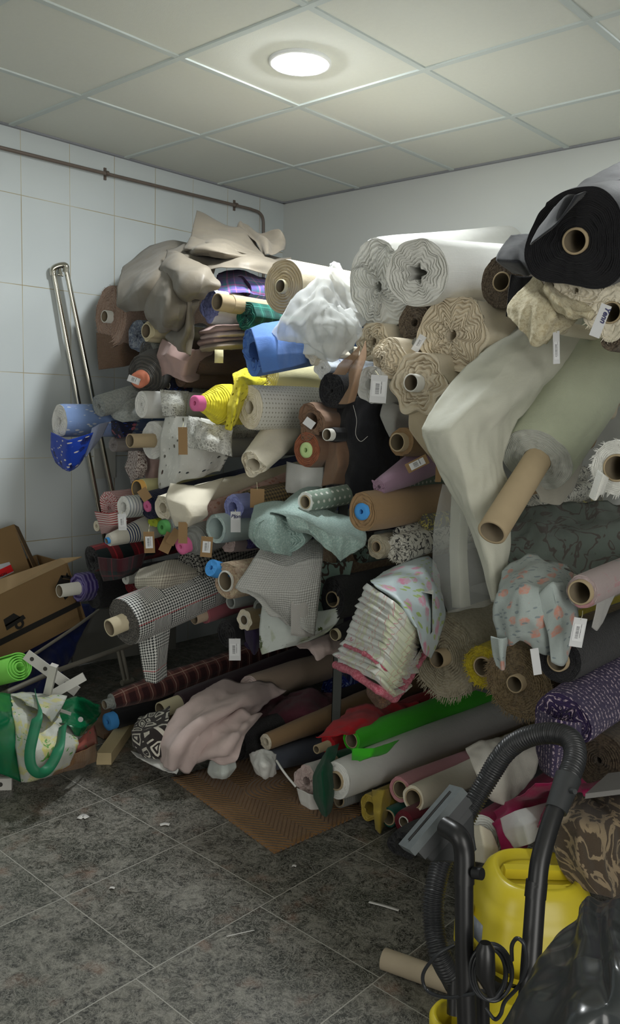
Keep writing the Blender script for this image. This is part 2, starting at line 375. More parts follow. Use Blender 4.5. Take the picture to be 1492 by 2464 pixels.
    if fr:
        fb = mbd; k_ = fr[1]; ti = r_.rand(k_) * 2 * PI
        for t_ in ti:
            i_ = int(t_ / (2 * PI) * n) % n; q_ = 1 if r_.rand() < .75 else .8 + .2 * r_.rand(); p_ = (Vs[-1][i_] - c) * q_ + c; ln_ = fr[0] * (.4 + .9 * r_.rand())
            dr = unit(unit(p_ - c) * (.9 + .4 * r_.randn()) - a * (.5 + .5 * r_.rand()) + np.array([0, 0, -.5]) + np.cross(a, unit(p_ - c)) * r_.randn() * .5); sd_ = np.cross(a, dr) * .0014
            fb.quad(p_ - sd_ - a * .001, p_ + sd_ - a * .001, p_ + dr * ln_ + sd_ * .3, p_ + dr * ln_ - sd_ * .3, 1)
    mbd.build('wound_fabric', [m, me or m], root)
    if core:
        cr_, prot, cm, ratio = (list(core) + [None, None, None])[:4] if len(core) < 4 else core[:4]
        cm = cm or plain('cardboard_core', CARD, .9, .2, var=.2); ratio = ratio or .84; prot = prot or 0.0
        b = MB(); cg_ = cylgrid(c, a, s, u, rc * ratio, rc * .985, -prot - cone * R - .003, min(L, .5)); b.grid(cg_[1:], cv=True, flip=True); b.grid(cg_[:2], cv=True, flip=True, mi=1)
        pl = [c + a * min(L, .5) * .98 + (s * np.cos(t) + u * np.sin(t)) * rc * ratio for t in th]; b.fan(pl, c + a * min(L, .5) * .98, 1)
        b.build('foam_core' if ratio < .6 else 'core_tube', [cm, cm if ratio < .6 else plain('shaded_tube_inside', (142, 130, 110), .95, .1)], root)  # bore coloured darker than the outside, painting in the shade within the tube
    return root

def sheetgrid(ctrl, y0, nu, nv, wr, ws, fold, sd, z0=None):
    rows = [[at(p[0], p[1], y=(p[2] if len(p) > 2 else y0)) for p in r] for r in ctrl]
    G = np.array(rows, float)
    Gl = lin1(lin1(G, nu).transpose(1, 0, 2), nv).transpose(1, 0, 2)
    G = cr1(G, nu); G = cr1(G.transpose(1, 0, 2), nv).transpose(1, 0, 2); G = G * (1 - CRISP[0]) + Gl * CRISP[0]
    a, b = G.shape[:2]
    du = np.gradient(G, axis=0); dv = np.gradient(G, axis=1); N = np.cross(du, dv); N /= np.linalg.norm(N, axis=-1, keepdims=True) + 1e-12
    if wr: 
        k = nz(G * ws, sd, 3); Q = G * np.array([1, 1, .45]); k2 = 1 - 2 * np.abs(nz(Q * ws * .8, sd + 2, 2)); k3 = 1 - 2.4 * np.abs(nz(Q * ws * 2.3, sd + 3, 2)); G = G + N * (wr * (.4 * k + .5 * k2 + .3 * k3))[..., None]
    if fold:
        U, V = np.meshgrid(np.linspace(0, 1, a), np.linspace(0, 1, b), indexing='ij')
        ph = fold[1] * U + fold[2] * V; wv = np.sin(ph * 2 * PI + .8 * nz(np.stack([U * 2, V * 2, U * 0], -1), sd + 4, 1) * 2)
        G = G + N * (fold[0] * wv * (fold[3] * U + 1 - fold[3] if len(fold) > 3 else 1))[..., None]
    return G
def sheet(name, ctrl, m, parent=None, y=-1.5, n=(12, 12), wr=.008, ws=14, fold=None, th=.002, label=None, cat=None, group=None, sd=None, crisp=.55):
    """cloth surface through control points (image x, image y, distance plane y)"""
    many = isinstance(ctrl[0][0][0], (list, tuple)); cs = ctrl if many else [ctrl]
    CRISP[0] = crisp
    b = MB()
    for i, c in enumerate(cs): b.grid(sheetgrid(c, y, n[0], n[1], wr, ws, fold, (sd or sid(name + str(label))) + i * 17))
    o = b.build(name, [m], parent, solid=th); return tag(o, label, cat, group)
WHITE_PAPER = (225, 225, 222)
def barcode_mat():
    if 'barcode_print' in MC: return MC['barcode_print']
    N = NT('barcode_print', .6); N.uv(); u, v = N.u, N.v
    ins = N.m('MULTIPLY', N.m('MULTIPLY', N.m('GREATER_THAN', u, .25), N.m('LESS_THAN', u, .55)), N.m('MULTIPLY', N.m('GREATER_THAN', v, .15), N.m('LESS_THAN', v, .85)))
    f = N.n('ShaderNodeCombineXYZ'); N.put(f.inputs[0], N.m('MULTIPLY', v, 40)); nd = N.noise(1.6, 1, vec=f.outputs[0])
    ln = N.m('MULTIPLY', N.m('MULTIPLY', N.m('GREATER_THAN', u, .66), N.m('LESS_THAN', u, .72)), N.m('MULTIPLY', N.m('GREATER_THAN', v, .2), N.m('GREATER_THAN', N.noise(30, 1), .45)))
    k = N.m('MAXIMUM', N.m('MULTIPLY', ins, N.m('GREATER_THAN', nd, .5)), ln)
    N.col(N.mix(k, lin((215, 216, 218)), lin((40, 42, 50)))); MC['barcode_print'] = N.mat; return N.mat
def price_tag(parent, ctr, wh, y, ang=0.0, kraft=True, label=True, hang=None, text=None, trot=False, loff=.5, lh=.55, face=None):
    """swing tag: card, printed label and string"""
    c = at(*ctr, y=y); sc = depth(c) / FPX; w_, h_ = wh[0] * sc, wh[1] * sc
    rt = unit(CR * np.array([1, 1, 0]) if face is None else face); rt = unit(rt + .0); up = np.array([0, 0, 1.]); nrm = unit(np.cross(up, rt)) * -1
    if nrm @ (CP - c) < 0: nrm = -nrm
    ca, sa = math.cos(ang), math.sin(ang); X = rt * ca + up * sa; Y = -rt * sa + up * ca
    km = plain('kraft_tag', (150, 122, 88), .9, .2) if kraft else plain('white_tag', (205, 206, 208), .7, .3, var=.03)
    t = MB().box(c - X * w_ / 2 - Y * h_ / 2, X * w_, Y * h_, -nrm * .0012).build('price_tag', [km], parent, smooth=False)
    if label:
        lw, lhh = w_ * (.68 if kraft else .8), h_ * lh; o = c + nrm * .0006 - X * lw / 2 - Y * (h_ * (loff - .5) + lhh / 2)
        b = MB().box(o, X * lw, Y * lhh, nrm * .0006); b.uv = [np.array([[0, 0], [1, 0], [1, 1], [0, 1]], float)] * 6
        b.build('barcode_label', [barcode_mat()], t, smooth=False)
    if text:
        tc = bpy.data.curves.new('handwriting', 'FONT'); tc.body = text; tc.size = h_ * .24; tc.align_x = 'CENTER'; tc.extrude = .0002; tc.shear = .2; tc.offset = .0005
        p = c + nrm * .0012 + Y * h_ * .2 - worg(t); M_ = Matrix([[X[0], Y[0], nrm[0], p[0]], [X[1], Y[1], nrm[1], p[1]], [X[2], Y[2], nrm[2], p[2]], [0, 0, 0, 1]])
        if trot: M_ = Matrix([[-Y[0], X[0], nrm[0], p[0]], [-Y[1], X[1], nrm[1], p[1]], [-Y[2], X[2], nrm[2], p[2]], [0, 0, 0, 1]])
        font_mesh('handwriting', tc, plain('ink_blue', (28, 30, 90), .5), t, M_)
    if hang:
        p1 = at(*hang[:2], y=hang[2] if len(hang) > 2 else y); p0 = c + Y * h_ * .45 + nrm * .001
        MB().tube([p0, (p0 + p1) / 2 + nrm * .004, p1], .0009, 6, sm=4).build('string', [plain('tag_string', (190, 186, 150), .8)], t)
    return t
# ---------------- room ----------------
def tile_material():
    N = NT('white_glazed_tile', .16, 0, .5); N.uv(); y_, z_ = N.u, N.v
    def near(x, period, off, wd):
        f = N.m('FRACT', N.m('DIVIDE', N.m('SUBTRACT', x, off), period)); e = N.m('MINIMUM', f, N.m('SUBTRACT', 1, f)); return N.ss(N.m('MULTIPLY', e, period), wd, wd * .4)
    g = N.m('MAXIMUM', near(y_, .2457, 0.0, .0022), near(z_, .3906, 0.0, .0022))
    stain = N.ss(N.noise(2.2, 3), .38, .6)
    gc = N.mix(stain, lin((196, 192, 172)), lin((158, 142, 100)))
    tv = N.mix(N.noise(3.1, 1), lin((206, 213, 214)), lin((196, 203, 205)))
    N.col(N.mix(g, tv, gc)); N.put(N.b.inputs['Roughness'], N.m('ADD', N.m('MULTIPLY', g, .6), .2))
    wv = N.noise(5, 2); N.bump(N.m('SUBTRACT', N.m('MULTIPLY', wv, .5), g), .0016, .5)
    return N.mat
XR, YR, HC = 5.2, -5.6, 2.5
# left tiled wall: uv anchored on the tile joints
def flat(name, a, b, c, d, uvq, mat):
    o = MB().quad(a, b, c, d); o.uv = [np.array(uvq, float)]; return struct(o.build(name, [mat], None, smooth=False))
yo, zo = -1.6688, HC - .2776
def tuv(y, z): return (y - yo, z - zo)
flat('wall_left', (0, YR, 0), (0, 0, 0), (0, 0, HC), (0, YR, HC), [tuv(YR, 0), tuv(0, 0), tuv(0, HC), tuv(YR, HC)], tile_material())
plaster = plain('plaster_white', (204, 207, 204), .9, .2, var=.05, sc=2.2, bump=.002)
flat('wall_back', (0, 0, 0), (XR, 0, 0), (XR, 0, HC), (0, 0, HC), [(0, 0), (XR, 0), (XR, HC), (0, HC)], plaster)
flat('wall_right', (XR, 0, 0), (XR, YR, 0), (XR, YR, HC), (XR, 0, HC), [(0, 0), (5, 0), (5, 2.5), (0, 2.5)], plaster)
flat('wall_front', (XR, YR, 0), (0, YR, 0), (0, YR, HC), (XR, YR, HC), [(0, 0), (5, 0), (5, 2.5), (0, 2.5)], plaster)
# floor: dark polished granite tiles 40 cm, thin pale joints with one shifted row
def floor_mat():
    N = NT('granite_floor', .3, 0, .45); N.uv(); x, y = N.u, N.v
    row = N.m('FLOOR', N.m('DIVIDE', x, .402)); sh = N.m('MULTIPLY', row, 0.0)
    def near(q, wd):
        f = N.m('FRACT', N.m('DIVIDE', q, .402)); e = N.m('MINIMUM', f, N.m('SUBTRACT', 1, f)); return N.ss(N.m('MULTIPLY', e, .402), wd, wd * .5)
    shy = N.m('MULTIPLY', N.m('GREATER_THAN', x, .402), .055)
    shy = N.m('ADD', shy, N.m('MULTIPLY', N.m('GREATER_THAN', x, .804), .03))
    ys = N.m('ADD', y, shy)
    g = N.m('MAXIMUM', near(x, .0018), near(ys, .0018))
    cell = N.n('ShaderNodeCombineXYZ', i_0=N.m('FLOOR', N.m('DIVIDE', x, .402)), i_1=N.m('FLOOR', N.m('DIVIDE', ys, .402)))
    wn = N.n('ShaderNodeTexWhiteNoise'); N.t.links.new(cell.outputs[0], wn.inputs[0])
    off = N.n('ShaderNodeVectorMath', operation='MULTIPLY_ADD'); N.t.links.new(wn.outputs[1], off.inputs[0]); off.inputs[1].default_value = (7, 7, 7); N.t.links.new(N._uv, off.inputs[2])
    vec = off.outputs[0]
    big = N.noise(7, 4, vec=vec, dist=.8, rough=.6); med = N.noise(22, 5, vec=vec, rough=.78, dist=1.4); red = N.noise(9, 3, vec=vec)
    v1 = N.m('ABSOLUTE', N.m('SUBTRACT', N.noise(17, 4, vec=vec, dist=2.5, rough=.7), .5)); vein = N.ss(v1, .03, .0)
    v2 = N.m('ABSOLUTE', N.m('SUBTRACT', N.noise(36, 4, vec=vec, dist=2.2, rough=.65), .48)); vein2 = N.ss(v2, .04, .0)
    base = N.mix(N.ss(med, .36, .62), lin((38, 38, 35)), lin((116, 114, 106)))
    base = N.mix(N.ss(red, .56, .74), base, lin((112, 92, 80)))
    base = N.mix(N.m('MULTIPLY', N.ss(big, .46, .6), .75), base, lin((44, 46, 40)))
    base = N.mix(N.m('MULTIPLY', N.m('MAXIMUM', vein, N.m('MULTIPLY', vein2, .8)), .6), base, lin((158, 156, 147)))
    N.col(N.mix(g, base, lin((160, 158, 150)))); N.put(N.b.inputs['Roughness'], N.m('ADD', .26, N.m('MULTIPLY', N.noise(4, 4), .3)))
    N.bump(N.m('SUBTRACT', N.m('MULTIPLY', med, .1), g), .0008, .4)
    return N.mat
fx, fy = 1.708, -2.5209
flat('floor', (0, YR, 0), (XR, YR, 0), (XR, 0, 0), (0, 0, 0), [(0 - fx, YR - fy), (XR - fx, YR - fy), (XR - fx, 0 - fy), (0 - fx, 0 - fy)], floor_mat())
# suspended ceiling: tile panels in a T-bar grid
cm_ = plain('mineral_fibre_tile', (220, 222, 214), .95, .1, var=.05, sc=60, bump=.0006)
flat('ceiling', (0, 0, HC + .006), (XR, 0, HC + .006), (XR, YR, HC + .006), (0, YR, HC + .006), [(0, 0), (5, 0), (5, 5), (0, 5)], cm_)
tb = plain('painted_t_bar', (200, 208, 206), .8, .2, var=.02)
X1, Y1, G6 = .572, .5225, .6
g = MB(); k = 0; x = X1
while x < XR: g.box((x - .012, YR, HC), (.024, 0, 0), (0, -YR, 0), (0, 0, .01)); x += G6
y_ = Y1
while y_ < -YR: g.box((0, -y_ - .012, HC - .0008), (XR, 0, 0), (0, .024, 0), (0, 0, .01)); y_ += G6
struct(g.build('trim_1', [tb], None, smooth=False))
g = MB(); g.box((0, -.02, HC - .001), (XR, 0, 0), (0, .02, 0), (0, 0, .02)); g.box((0, YR, HC - .001), (.02, 0, 0), (0, -YR, 0), (0, 0, .02))
struct(g.build('trim_2', [plain('edge_trim', (150, 152, 158), .5, .4)], None, smooth=False))
# round LED panel lamps (the second one hangs over the right of the pile, outside the photograph)
def lamp(xy, strength, label):
    r0 = empty('ceiling_lamp', (*xy, HC), label, 'ceiling lamp')
    th = np.linspace(0, 2 * PI, 64, endpoint=False); c = np.array([*xy, HC])
    e = lambda r, z: np.stack([c[0] + r * np.cos(th), c[1] + r * np.sin(th), np.full(64, c[2] + z)], -1)
    MB().grid(np.array([e(.108, .006), e(.108, -.003), e(.105, -.005), e(.089, -.006), e(.0865, -.004)]), cv=True).build('lamp_rim', [plain('lamp_rim_white', (236, 238, 238), .6, .3, var=.01)], r0)
    m = bpy.data.materials.new('lamp_diffuser'); m.use_nodes = True; t = m.node_tree; t.nodes.clear()
    em = t.nodes.new('ShaderNodeEmission'); em.inputs[0].default_value = (*LAMP_COL, 1); em.inputs[1].default_value = strength; ou = t.nodes.new('ShaderNodeOutputMaterial'); t.links.new(em.outputs[0], ou.inputs[0])
    MB().grid(np.array([e(.0875, -.004), e(.086, -.009), e(.07, -.012), e(.03, -.014), e(.0005, -.0145)]), cv=True).build('diffuser', [m], r0)
lamp(LAMP, LAMP_STRENGTH, 'round white recessed LED panel lamp glowing in the suspended ceiling')
lamp(LAMP_2, LAMP_2_STRENGTH, 'second dimmer round LED panel lamp over the right end of the pile')
# conduit along the left wall
dkm = plain('dark_conduit', (112, 100, 92), .4, .5)
def wl(px, py, off=.02): return at(px, py, x=off)
p = empty('conduit_pipe', wl(0, 355), 'thin dark metal conduit pipe clipped high along the tiled wall', 'pipe')
pa = [wl(-60, 340), wl(0, 355), wl(255, 418), wl(566, 494), wl(610, 506), wl(625, 513), wl(633, 528), wl(634, 560), wl(634, 640), wl(633, 760)]
MB().tube(pa, .0085, 12, sm=6).build('pipe_run', [dkm], p)
for q in ((255, 418), (566, 494)):
    c = wl(*q, .012); b = MB(); b.box(c + [-.012, -.006, -.028], (.008, 0, 0), (0, .012, 0), (0, 0, .056)); b.tube([c + [.008, -.007, 0], c + [.008, .007, 0]], .0125, 14)
    b.build('pipe_clip', [plain('clip_metal', (120, 108, 100), .35, .5, metal=.5)], p)
c = wl(252, 1115, .004)
sw = MB().box(c + [-.004, -.062, -.075], (.007, 0, 0), (0, .124, 0), (0, 0, .15)).build('wall_cover_plate', [plain('cover_plate', (196, 198, 192), .4, .4)], None, smooth=False, bev=.002)
tag(sw, 'small square blank cover plate set in the tiled wall', 'cover plate')

# invented door frames out of view, added around the two fill lights
fr_ = plain('added_frame_paint', (176, 176, 170), .5, .4)
b = MB()
for o_, a_, c_ in (((5.14, -4.52, 0), (.06, 0, 0), (0, .07, 0)), ((5.14, -2.95, 0), (.06, 0, 0), (0, .07, 0))): b.box(o_, a_, c_, (0, 0, 2.34))
b.box((5.14, -4.52, 2.27), (.06, 0, 0), (0, 1.64, 0), (0, 0, .07)); struct(b.build('added_frame_1', [fr_], None, smooth=False))
b = MB()
for x_ in (1.73, 3.0): b.box((x_, YR, 0), (.07, 0, 0), (0, .06, 0), (0, 0, 2.34))
b.box((1.73, YR, 2.34), (1.34, 0, 0), (0, .06, 0), (0, 0, .07)); struct(b.build('added_frame_2', [fr_], None, smooth=False))
# ---------------- fabric materials ----------------
F = fab
WH = F('white_cotton', (226, 226, 222)); WB = F('white_batting', (232, 232, 226), rough=.95, sheen=.3, bump=.0012); IV = F('ivory_linen', (226, 218, 198))
CR_ = F('cream_calico', (218, 206, 182), bump=.0008); CRD = F('natural_calico', (200, 186, 160)); BG = F('taupe_satin', (116, 108, 95), rough=.5, sheen=.1, spec=.4, bump=.0003)
TERRY = F('rose_beige_terry', (176, 150, 134), 'speckle', (154, 128, 112), (190, 166, 150), sc=.006, bump=.002); BRN = F('brown_cotton', (126, 98, 78)); BRB = F('brown_burlap', (128, 102, 82), 'knit', (96, 74, 58), sc=.004, bump=.001)
PLAST = F('clear_wrap_navy', (70, 80, 100), 'speckle', (120, 128, 138), (40, 46, 66), sc=.02, rough=.2, spec=.6)
CHAR = F('charcoal_rib', (72, 72, 70), 'stripev', (92, 90, 86), sc=.012); GREYM = F('grey_marl', (150, 154, 150), 'speckle', (128, 134, 132), (166, 168, 164), sc=.01)
PINKD = F('dusty_pink_cotton', (178, 150, 144)); PALEP = F('pale_pink_cotton', (206, 186, 182)); PURT = F('purple_tartan', (96, 84, 150), 'tartan3', (60, 120, 140), (190, 120, 180), sc=.09)
TEAL = F('teal_plaid', (14, 96, 84), 'tartan', (10, 64, 58), (60, 130, 116), sc=.05); BLUE = F('cornflower_cotton', (92, 134, 208)); YEL = F('yellow_eyelet', (236, 222, 48), 'eyelet', (220, 204, 36), sc=.022, bump=.001)
YELP = F('yellow_cotton', (232, 220, 60)); OLIV = F('olive_cotton', (128, 124, 30), 'speckle', (100, 98, 24), sc=.01); YCR = F('pale_yellow_cotton', (214, 206, 160))
BLKF = F('black_foam_cloth', (42, 44, 50), rough=.7, bump=.0003, sheen=0.2); BLK = F('black_cotton', (26, 26, 30)); BLKE = F('black_wool', (24, 24, 28), 'speckle', (34, 34, 38), (16, 16, 18), sc=.008, bump=.002)
BOUC = F('brown_boucle', (120, 106, 90), 'speckle', (78, 66, 54), (160, 148, 128), sc=.007, bump=.003); LACE = F('cream_lace', (218, 208, 178), 'speckle', (196, 182, 148), (228, 220, 196), sc=.014, bump=.0015)
TULLE = F('white_organza', (236, 238, 236), alpha=.62, trans=.45, rough=.6); TULB = F('tan_tulle', (186, 152, 122), alpha=.7, trans=.3); SHEER = F('sheer_voile', (214, 216, 212), alpha=.22, trans=.35, rough=.6); LIN = F('ivory_voile', (226, 226, 212), trans=.25, rough=.7, bump=.0004)
SAGEW = F('pale_sage_cotton', (186, 192, 168)); BFL = F('pale_blue_floral', (116, 140, 184), 'floral', (130, 146, 190), (190, 194, 200), sc=.05); BFL2 = F('royal_blue_floral', (24, 62, 168), 'floral', (14, 20, 66), (208, 202, 196), sc=.045)
DKF = F('navy_floral', (20, 24, 48), 'floral', (176, 100, 110), (30, 60, 140), sc=.03); LACEW = F('white_lace', (228, 228, 222), 'lace', (206, 206, 200), sc=.012, bump=.001); EYW = F('white_eyelet', (212, 212, 206), 'eyelet', (220, 220, 214), sc=.03)
BPR = F('brown_micro_print', (200, 190, 182), 'speckle', (84, 58, 54), (40, 34, 40), sc=.008); PSTR = F('red_white_stripe', (214, 200, 196), 'stripeu', (166, 66, 70), sc=.009); WSTR = F('white_navy_bands', (206, 208, 204), 'stripev', (150, 156, 160), sc=.014)
CONE = F('cream_navy_bands', (206, 202, 190), 'bands', (34, 52, 96), sc=.011); NAVY = F('navy_knit', (26, 34, 66), 'knit', (18, 24, 50), sc=.008, bump=.001); TART = F('red_tartan', (150, 24, 38), 'tartan', (14, 30, 32), (170, 40, 52), sc=.11)
CHK = F('beige_tattersall', (196, 190, 174), 'check', (110, 100, 92), sc=.012); HND = F('glen_check', (222, 222, 218), 'hound', (26, 32, 34), (170, 40, 50), sc=.0105); HND2 = F('black_weave_check', (20, 20, 22), 'hound', (150, 148, 140), sc=.015)
GRYR = F('grey_rib', (150, 152, 148), 'stripev', (136, 138, 134), sc=.01); MINT = F('pale_mint_cotton', (188, 206, 204)); LILAC = F('lilac_voile', (150, 158, 214), trans=.2); TWB = F('brown_dogtooth', (134, 112, 66), 'hound', (52, 42, 28), sc=.014, bump=.002)
PKF = F('pink_ditsy', (196, 160, 150), 'floral', (170, 110, 90), (206, 176, 160), sc=.02); PURL = F('purple_tinsel', (60, 50, 110), 'speckle', (100, 90, 150), (26, 22, 50), sc=.008, bump=.003); LIME = F('lime_cotton', (186, 200, 60))
DOT = F('sage_polka_dot', (124, 142, 128), 'dots', (206, 208, 200), sc=.026); TAN = F('tan_twill', (150, 122, 88)); MAUV = F('mauve_jersey', (150, 122, 142)); SAGL = F('mint_linen', (140, 164, 158), 'speckle', (166, 186, 180), (112, 138, 134), sc=.007)
WTX = F('white_geometric_jacquard', (202, 200, 196), 'diamond', (150, 146, 142), sc=.014, bump=.0016); WTX2 = F('white_crepe', (206, 206, 202), 'knit', (176, 176, 172), sc=.008, bump=.002); FLW = F('white_botanical_print', (196, 202, 198), 'bigfloral', (150, 160, 120), (70, 84, 40), sc=.09)
SAGF = F('sage_floral', (112, 134, 124), 'doodle', (60, 50, 44), sc=.1); DOOD = F('doodle_print', (190, 188, 178), 'doodle', (50, 50, 50), sc=.035); SATF = F('blue_grey_floral_satin', (176, 192, 196), 'floral', (196, 120, 150), (150, 176, 90), sc=.075, rough=.35, spec=.5, bump=.0002)
SATS = F('striped_floral_satin', (196, 198, 196), 'swirl', (190, 196, 168), (176, 84, 104), sc=.16, rough=.3, spec=.55, bump=.0002); PFR = F('pink_frayed_edge', (176, 76, 96), 'speckle', (206, 120, 136), sc=.008, bump=.003)
CHIF = F('floral_chiffon', (166, 176, 174), 'floral', (200, 144, 128), (130, 142, 146), sc=.042); NATW = F('natural_wool', (186, 178, 156), 'speckle', (170, 160, 136), sc=.012, bump=.003); YELF = F('mustard_felt', (196, 178, 36), 'speckle', (170, 152, 30), sc=.008, bump=.003)
HEMP = F('hemp_sacking', (136, 118, 88), 'speckle', (104, 88, 62), (160, 142, 110), sc=.01, bump=.004); PTW = F('purple_tweed', (46, 28, 78), 'tweed', (196, 176, 190), sc=.016, bump=.003); MPL = F('burgundy_plaid', (118, 72, 66), 'tartan', (60, 32, 34), (170, 140, 126), sc=.06)
AUB = F('aubergine_cotton', (70, 54, 62)); DECO = F('art_deco_print', (206, 202, 190), 'deco', (46, 40, 40), (130, 60, 50), sc=.05); RED = F('red_fleece', (176, 18, 30)); GRN = F('bright_green_cotton', (62, 188, 34)); DGR = F('bottle_green_felt', (12, 74, 50)); MUS = F('mustard_lame', (168, 146, 50), spec=.5, rough=.5)
DTE = F('teal_felt', (10, 84, 72)); BURG = F('burgundy_velvet', (98, 22, 36)); PNK = F('pink_cotton', (196, 140, 146)); MAG = F('magenta_satin', (144, 12, 72), rough=.5); DAM = F('brown_damask', (78, 66, 54), 'damask', (150, 132, 106), sc=.12)
BSW = F('blue_swirl_satin', (30, 50, 130), 'swirl', (20, 24, 70), (150, 170, 214), sc=.22, rough=.35); SLATE = F('slate_blue_cotton', (92, 98, 112)); MAR = F('maroon_crepe', (84, 40, 52)); GRDK = F('dark_grey_cotton', (74, 76, 78)); BPRT = F('blue_watercolour', (198, 206, 216), 'bigfloral', (60, 84, 160), (40, 60, 140), sc=.03)
NVC = F('navy_nylon', (16, 30, 84), rough=.5)
FP = plain('pink_foam', (224, 116, 164), .8, .2); FO = plain('orange_foam', (226, 140, 112), .7, .3); FB = plain('blue_foam', (74, 150, 220), .8, .2); FG = plain('pale_green_foam', (190, 214, 150), .8, .2); FGR = plain('green_foam', (110, 190, 110), .8, .2)
WT = plain('white_tube', (214, 212, 204), .7, .3); CT = plain('cardboard_core', CARD, .9, .2, var=.2); CRT = plain('cream_tube', (206, 196, 164), .8, .2)
gT = 'fabric rolls in the top tier of the stack'; gM = 'fabric rolls in the middle tiers of the stack'; gL = 'fabric rolls on the low shelf'; gF = 'fabric rolls lying on the floor'
R = roll
# ---- top tier, left ----
r = R('rose beige terry roll with a pale core, top left of the pile', (266, 763), 74, -1.42, m=TERRY, fr=(.007, 120), core=(15, .03, WT), sx=.88, cr=.1, lay=9, group=gT)
sheet('loose_end', [[(232, 800, -1.44), (300, 815, -1.40), (335, 812, -1.3)], [(234, 850, -1.44), (290, 850, -1.40), (335, 848, -1.3)], [(238, 890, -1.44), (300, 882, -1.38), (337, 870, -1.3)]], BRB, r, wr=.003)
R('navy fabric roll in shiny clear wrap beside the terry roll', (330, 808), 38, -1.45, m=PLAST, poly=(5, .05), cr=.15, group=gT)
R('small cream tube roll tucked under the taupe cloth', (357, 797), 23, -1.5, m=CRT, core=(19, 0.01, CRT), poly=(3, .12), group=gT)
R('crumpled dark grey patterned cloth roll above the charcoal roll', (352, 855), 32, -1.45, m=GREYM, me=CHAR, poly=(4, .12), cr=.3, wr=.12, group=gT)
r = R('charcoal ribbed roll on an orange foam core', (352, 903), 50, -1.5, to=(470, 830, -1.05), L=.6, m=CHAR, core=(20, .035, FO, .3), cone=.45, lay=10, la=.8, group=gT)
price_tag(r, (322, 914), (30, 16), -1.62, -.35, kraft=False, label=True, lh=.8)
R('white cotton roll with lilac lining under the taupe cloth', (505, 737), 37, -1.5, m=WH, me=LILAC, poly=(4, .1), cr=.3, group=gT)
R('cardboard tube roll poking out below the purple tartan', (553, 731), 22, -1.5, m=CT, core=(21, .06, CT), group=gT)
R('purple and blue tartan folded roll behind the cream roll', (580, 697), 32, -1.35, m=PURT, me=F('dark_purple', (58, 36, 72)), poly=(3, .14), cr=.25, group=gT)
sheet('folded_cloth', [[(525, 655, -1.3), (575, 650, -1.25), (640, 672, -1.15)], [(520, 680, -1.42), (580, 672, -1.36), (650, 690, -1.2)], [(530, 712, -1.44), (585, 704, -1.4), (650, 712, -1.25)]], PURT, label='purple and turquoise tartan cloth folded just below the taupe bundle', cat='folded cloth', wr=.006)
R('teal plaid roll below the purple tartan', (592, 760), 34, -1.45, m=TEAL, poly=(6, .05), cr=.15, lay=6, group=gT)
for i, (yy, xx, mm) in enumerate(((790, 520, PINKD), (803, 525, PALEP), (816, 518, PINKD), (829, 524, F('grey_beige_cotton', (164, 150, 136))))):
    lb = ['topmost of the dusty pink cloths folded in a stack under the white roll', 'second dusty pink cloth from the top of the folded stack', 'third dusty pink cloth from the top of the folded stack', 'grey beige folded cloth at the bottom of the pink stack'][i]
    t0 = [(xx - 40, yy + 4, -1.46), (xx, yy - 6, -1.5), (xx + 55, yy - 8, -1.38), (xx + 100, yy - 12, -1.2)]
    t1 = [(xx - 42, yy + 10, -1.5), (xx, yy + 4, -1.54), (xx + 55, yy, -1.42), (xx + 100, yy - 2, -1.22)]; t2 = [(xx - 38, yy + 16, -1.46), (xx, yy + 14, -1.48), (xx + 55, yy + 9, -1.36), (xx + 100, yy + 6, -1.18)]
    sheet('folded_cloth', [t0, t1, t2], mm, label=lb, cat='folded cloth', wr=.004, group='dusty pink cloths folded in a stack', th=.004)
r = R('dusty pink roll with a brown burlap lining hanging open', (446, 872), 50, -1.4, m=BRB, poly=(3, .2), cr=.3, wr=.1, group=gT)
sheet('loose_end', [[(392, 815, -1.46), (420, 830, -1.5), (470, 842, -1.45), (505, 830, -1.3)], [(378, 860, -1.46), (400, 852, -1.52), (450, 870, -1.5), (512, 850, -1.3)], [(376, 905, -1.44), (392, 870, -1.5), (440, 905, -1.5), (485, 895, -1.35)], [(374, 915, -1.44), (400, 900, -1.5), (455, 922, -1.5), (482, 912, -1.36)]], PINKD, r, wr=.008)
R('dark pebbled grey roll behind the white lace roll', (440, 930), 38, -1.3, m=GREYM, cr=.2, group=gT)
R('slim navy roll with a small core behind the white lace roll', (405, 928), 20, -1.4, m=DKF, core=(8, 0, WT), group=gT)
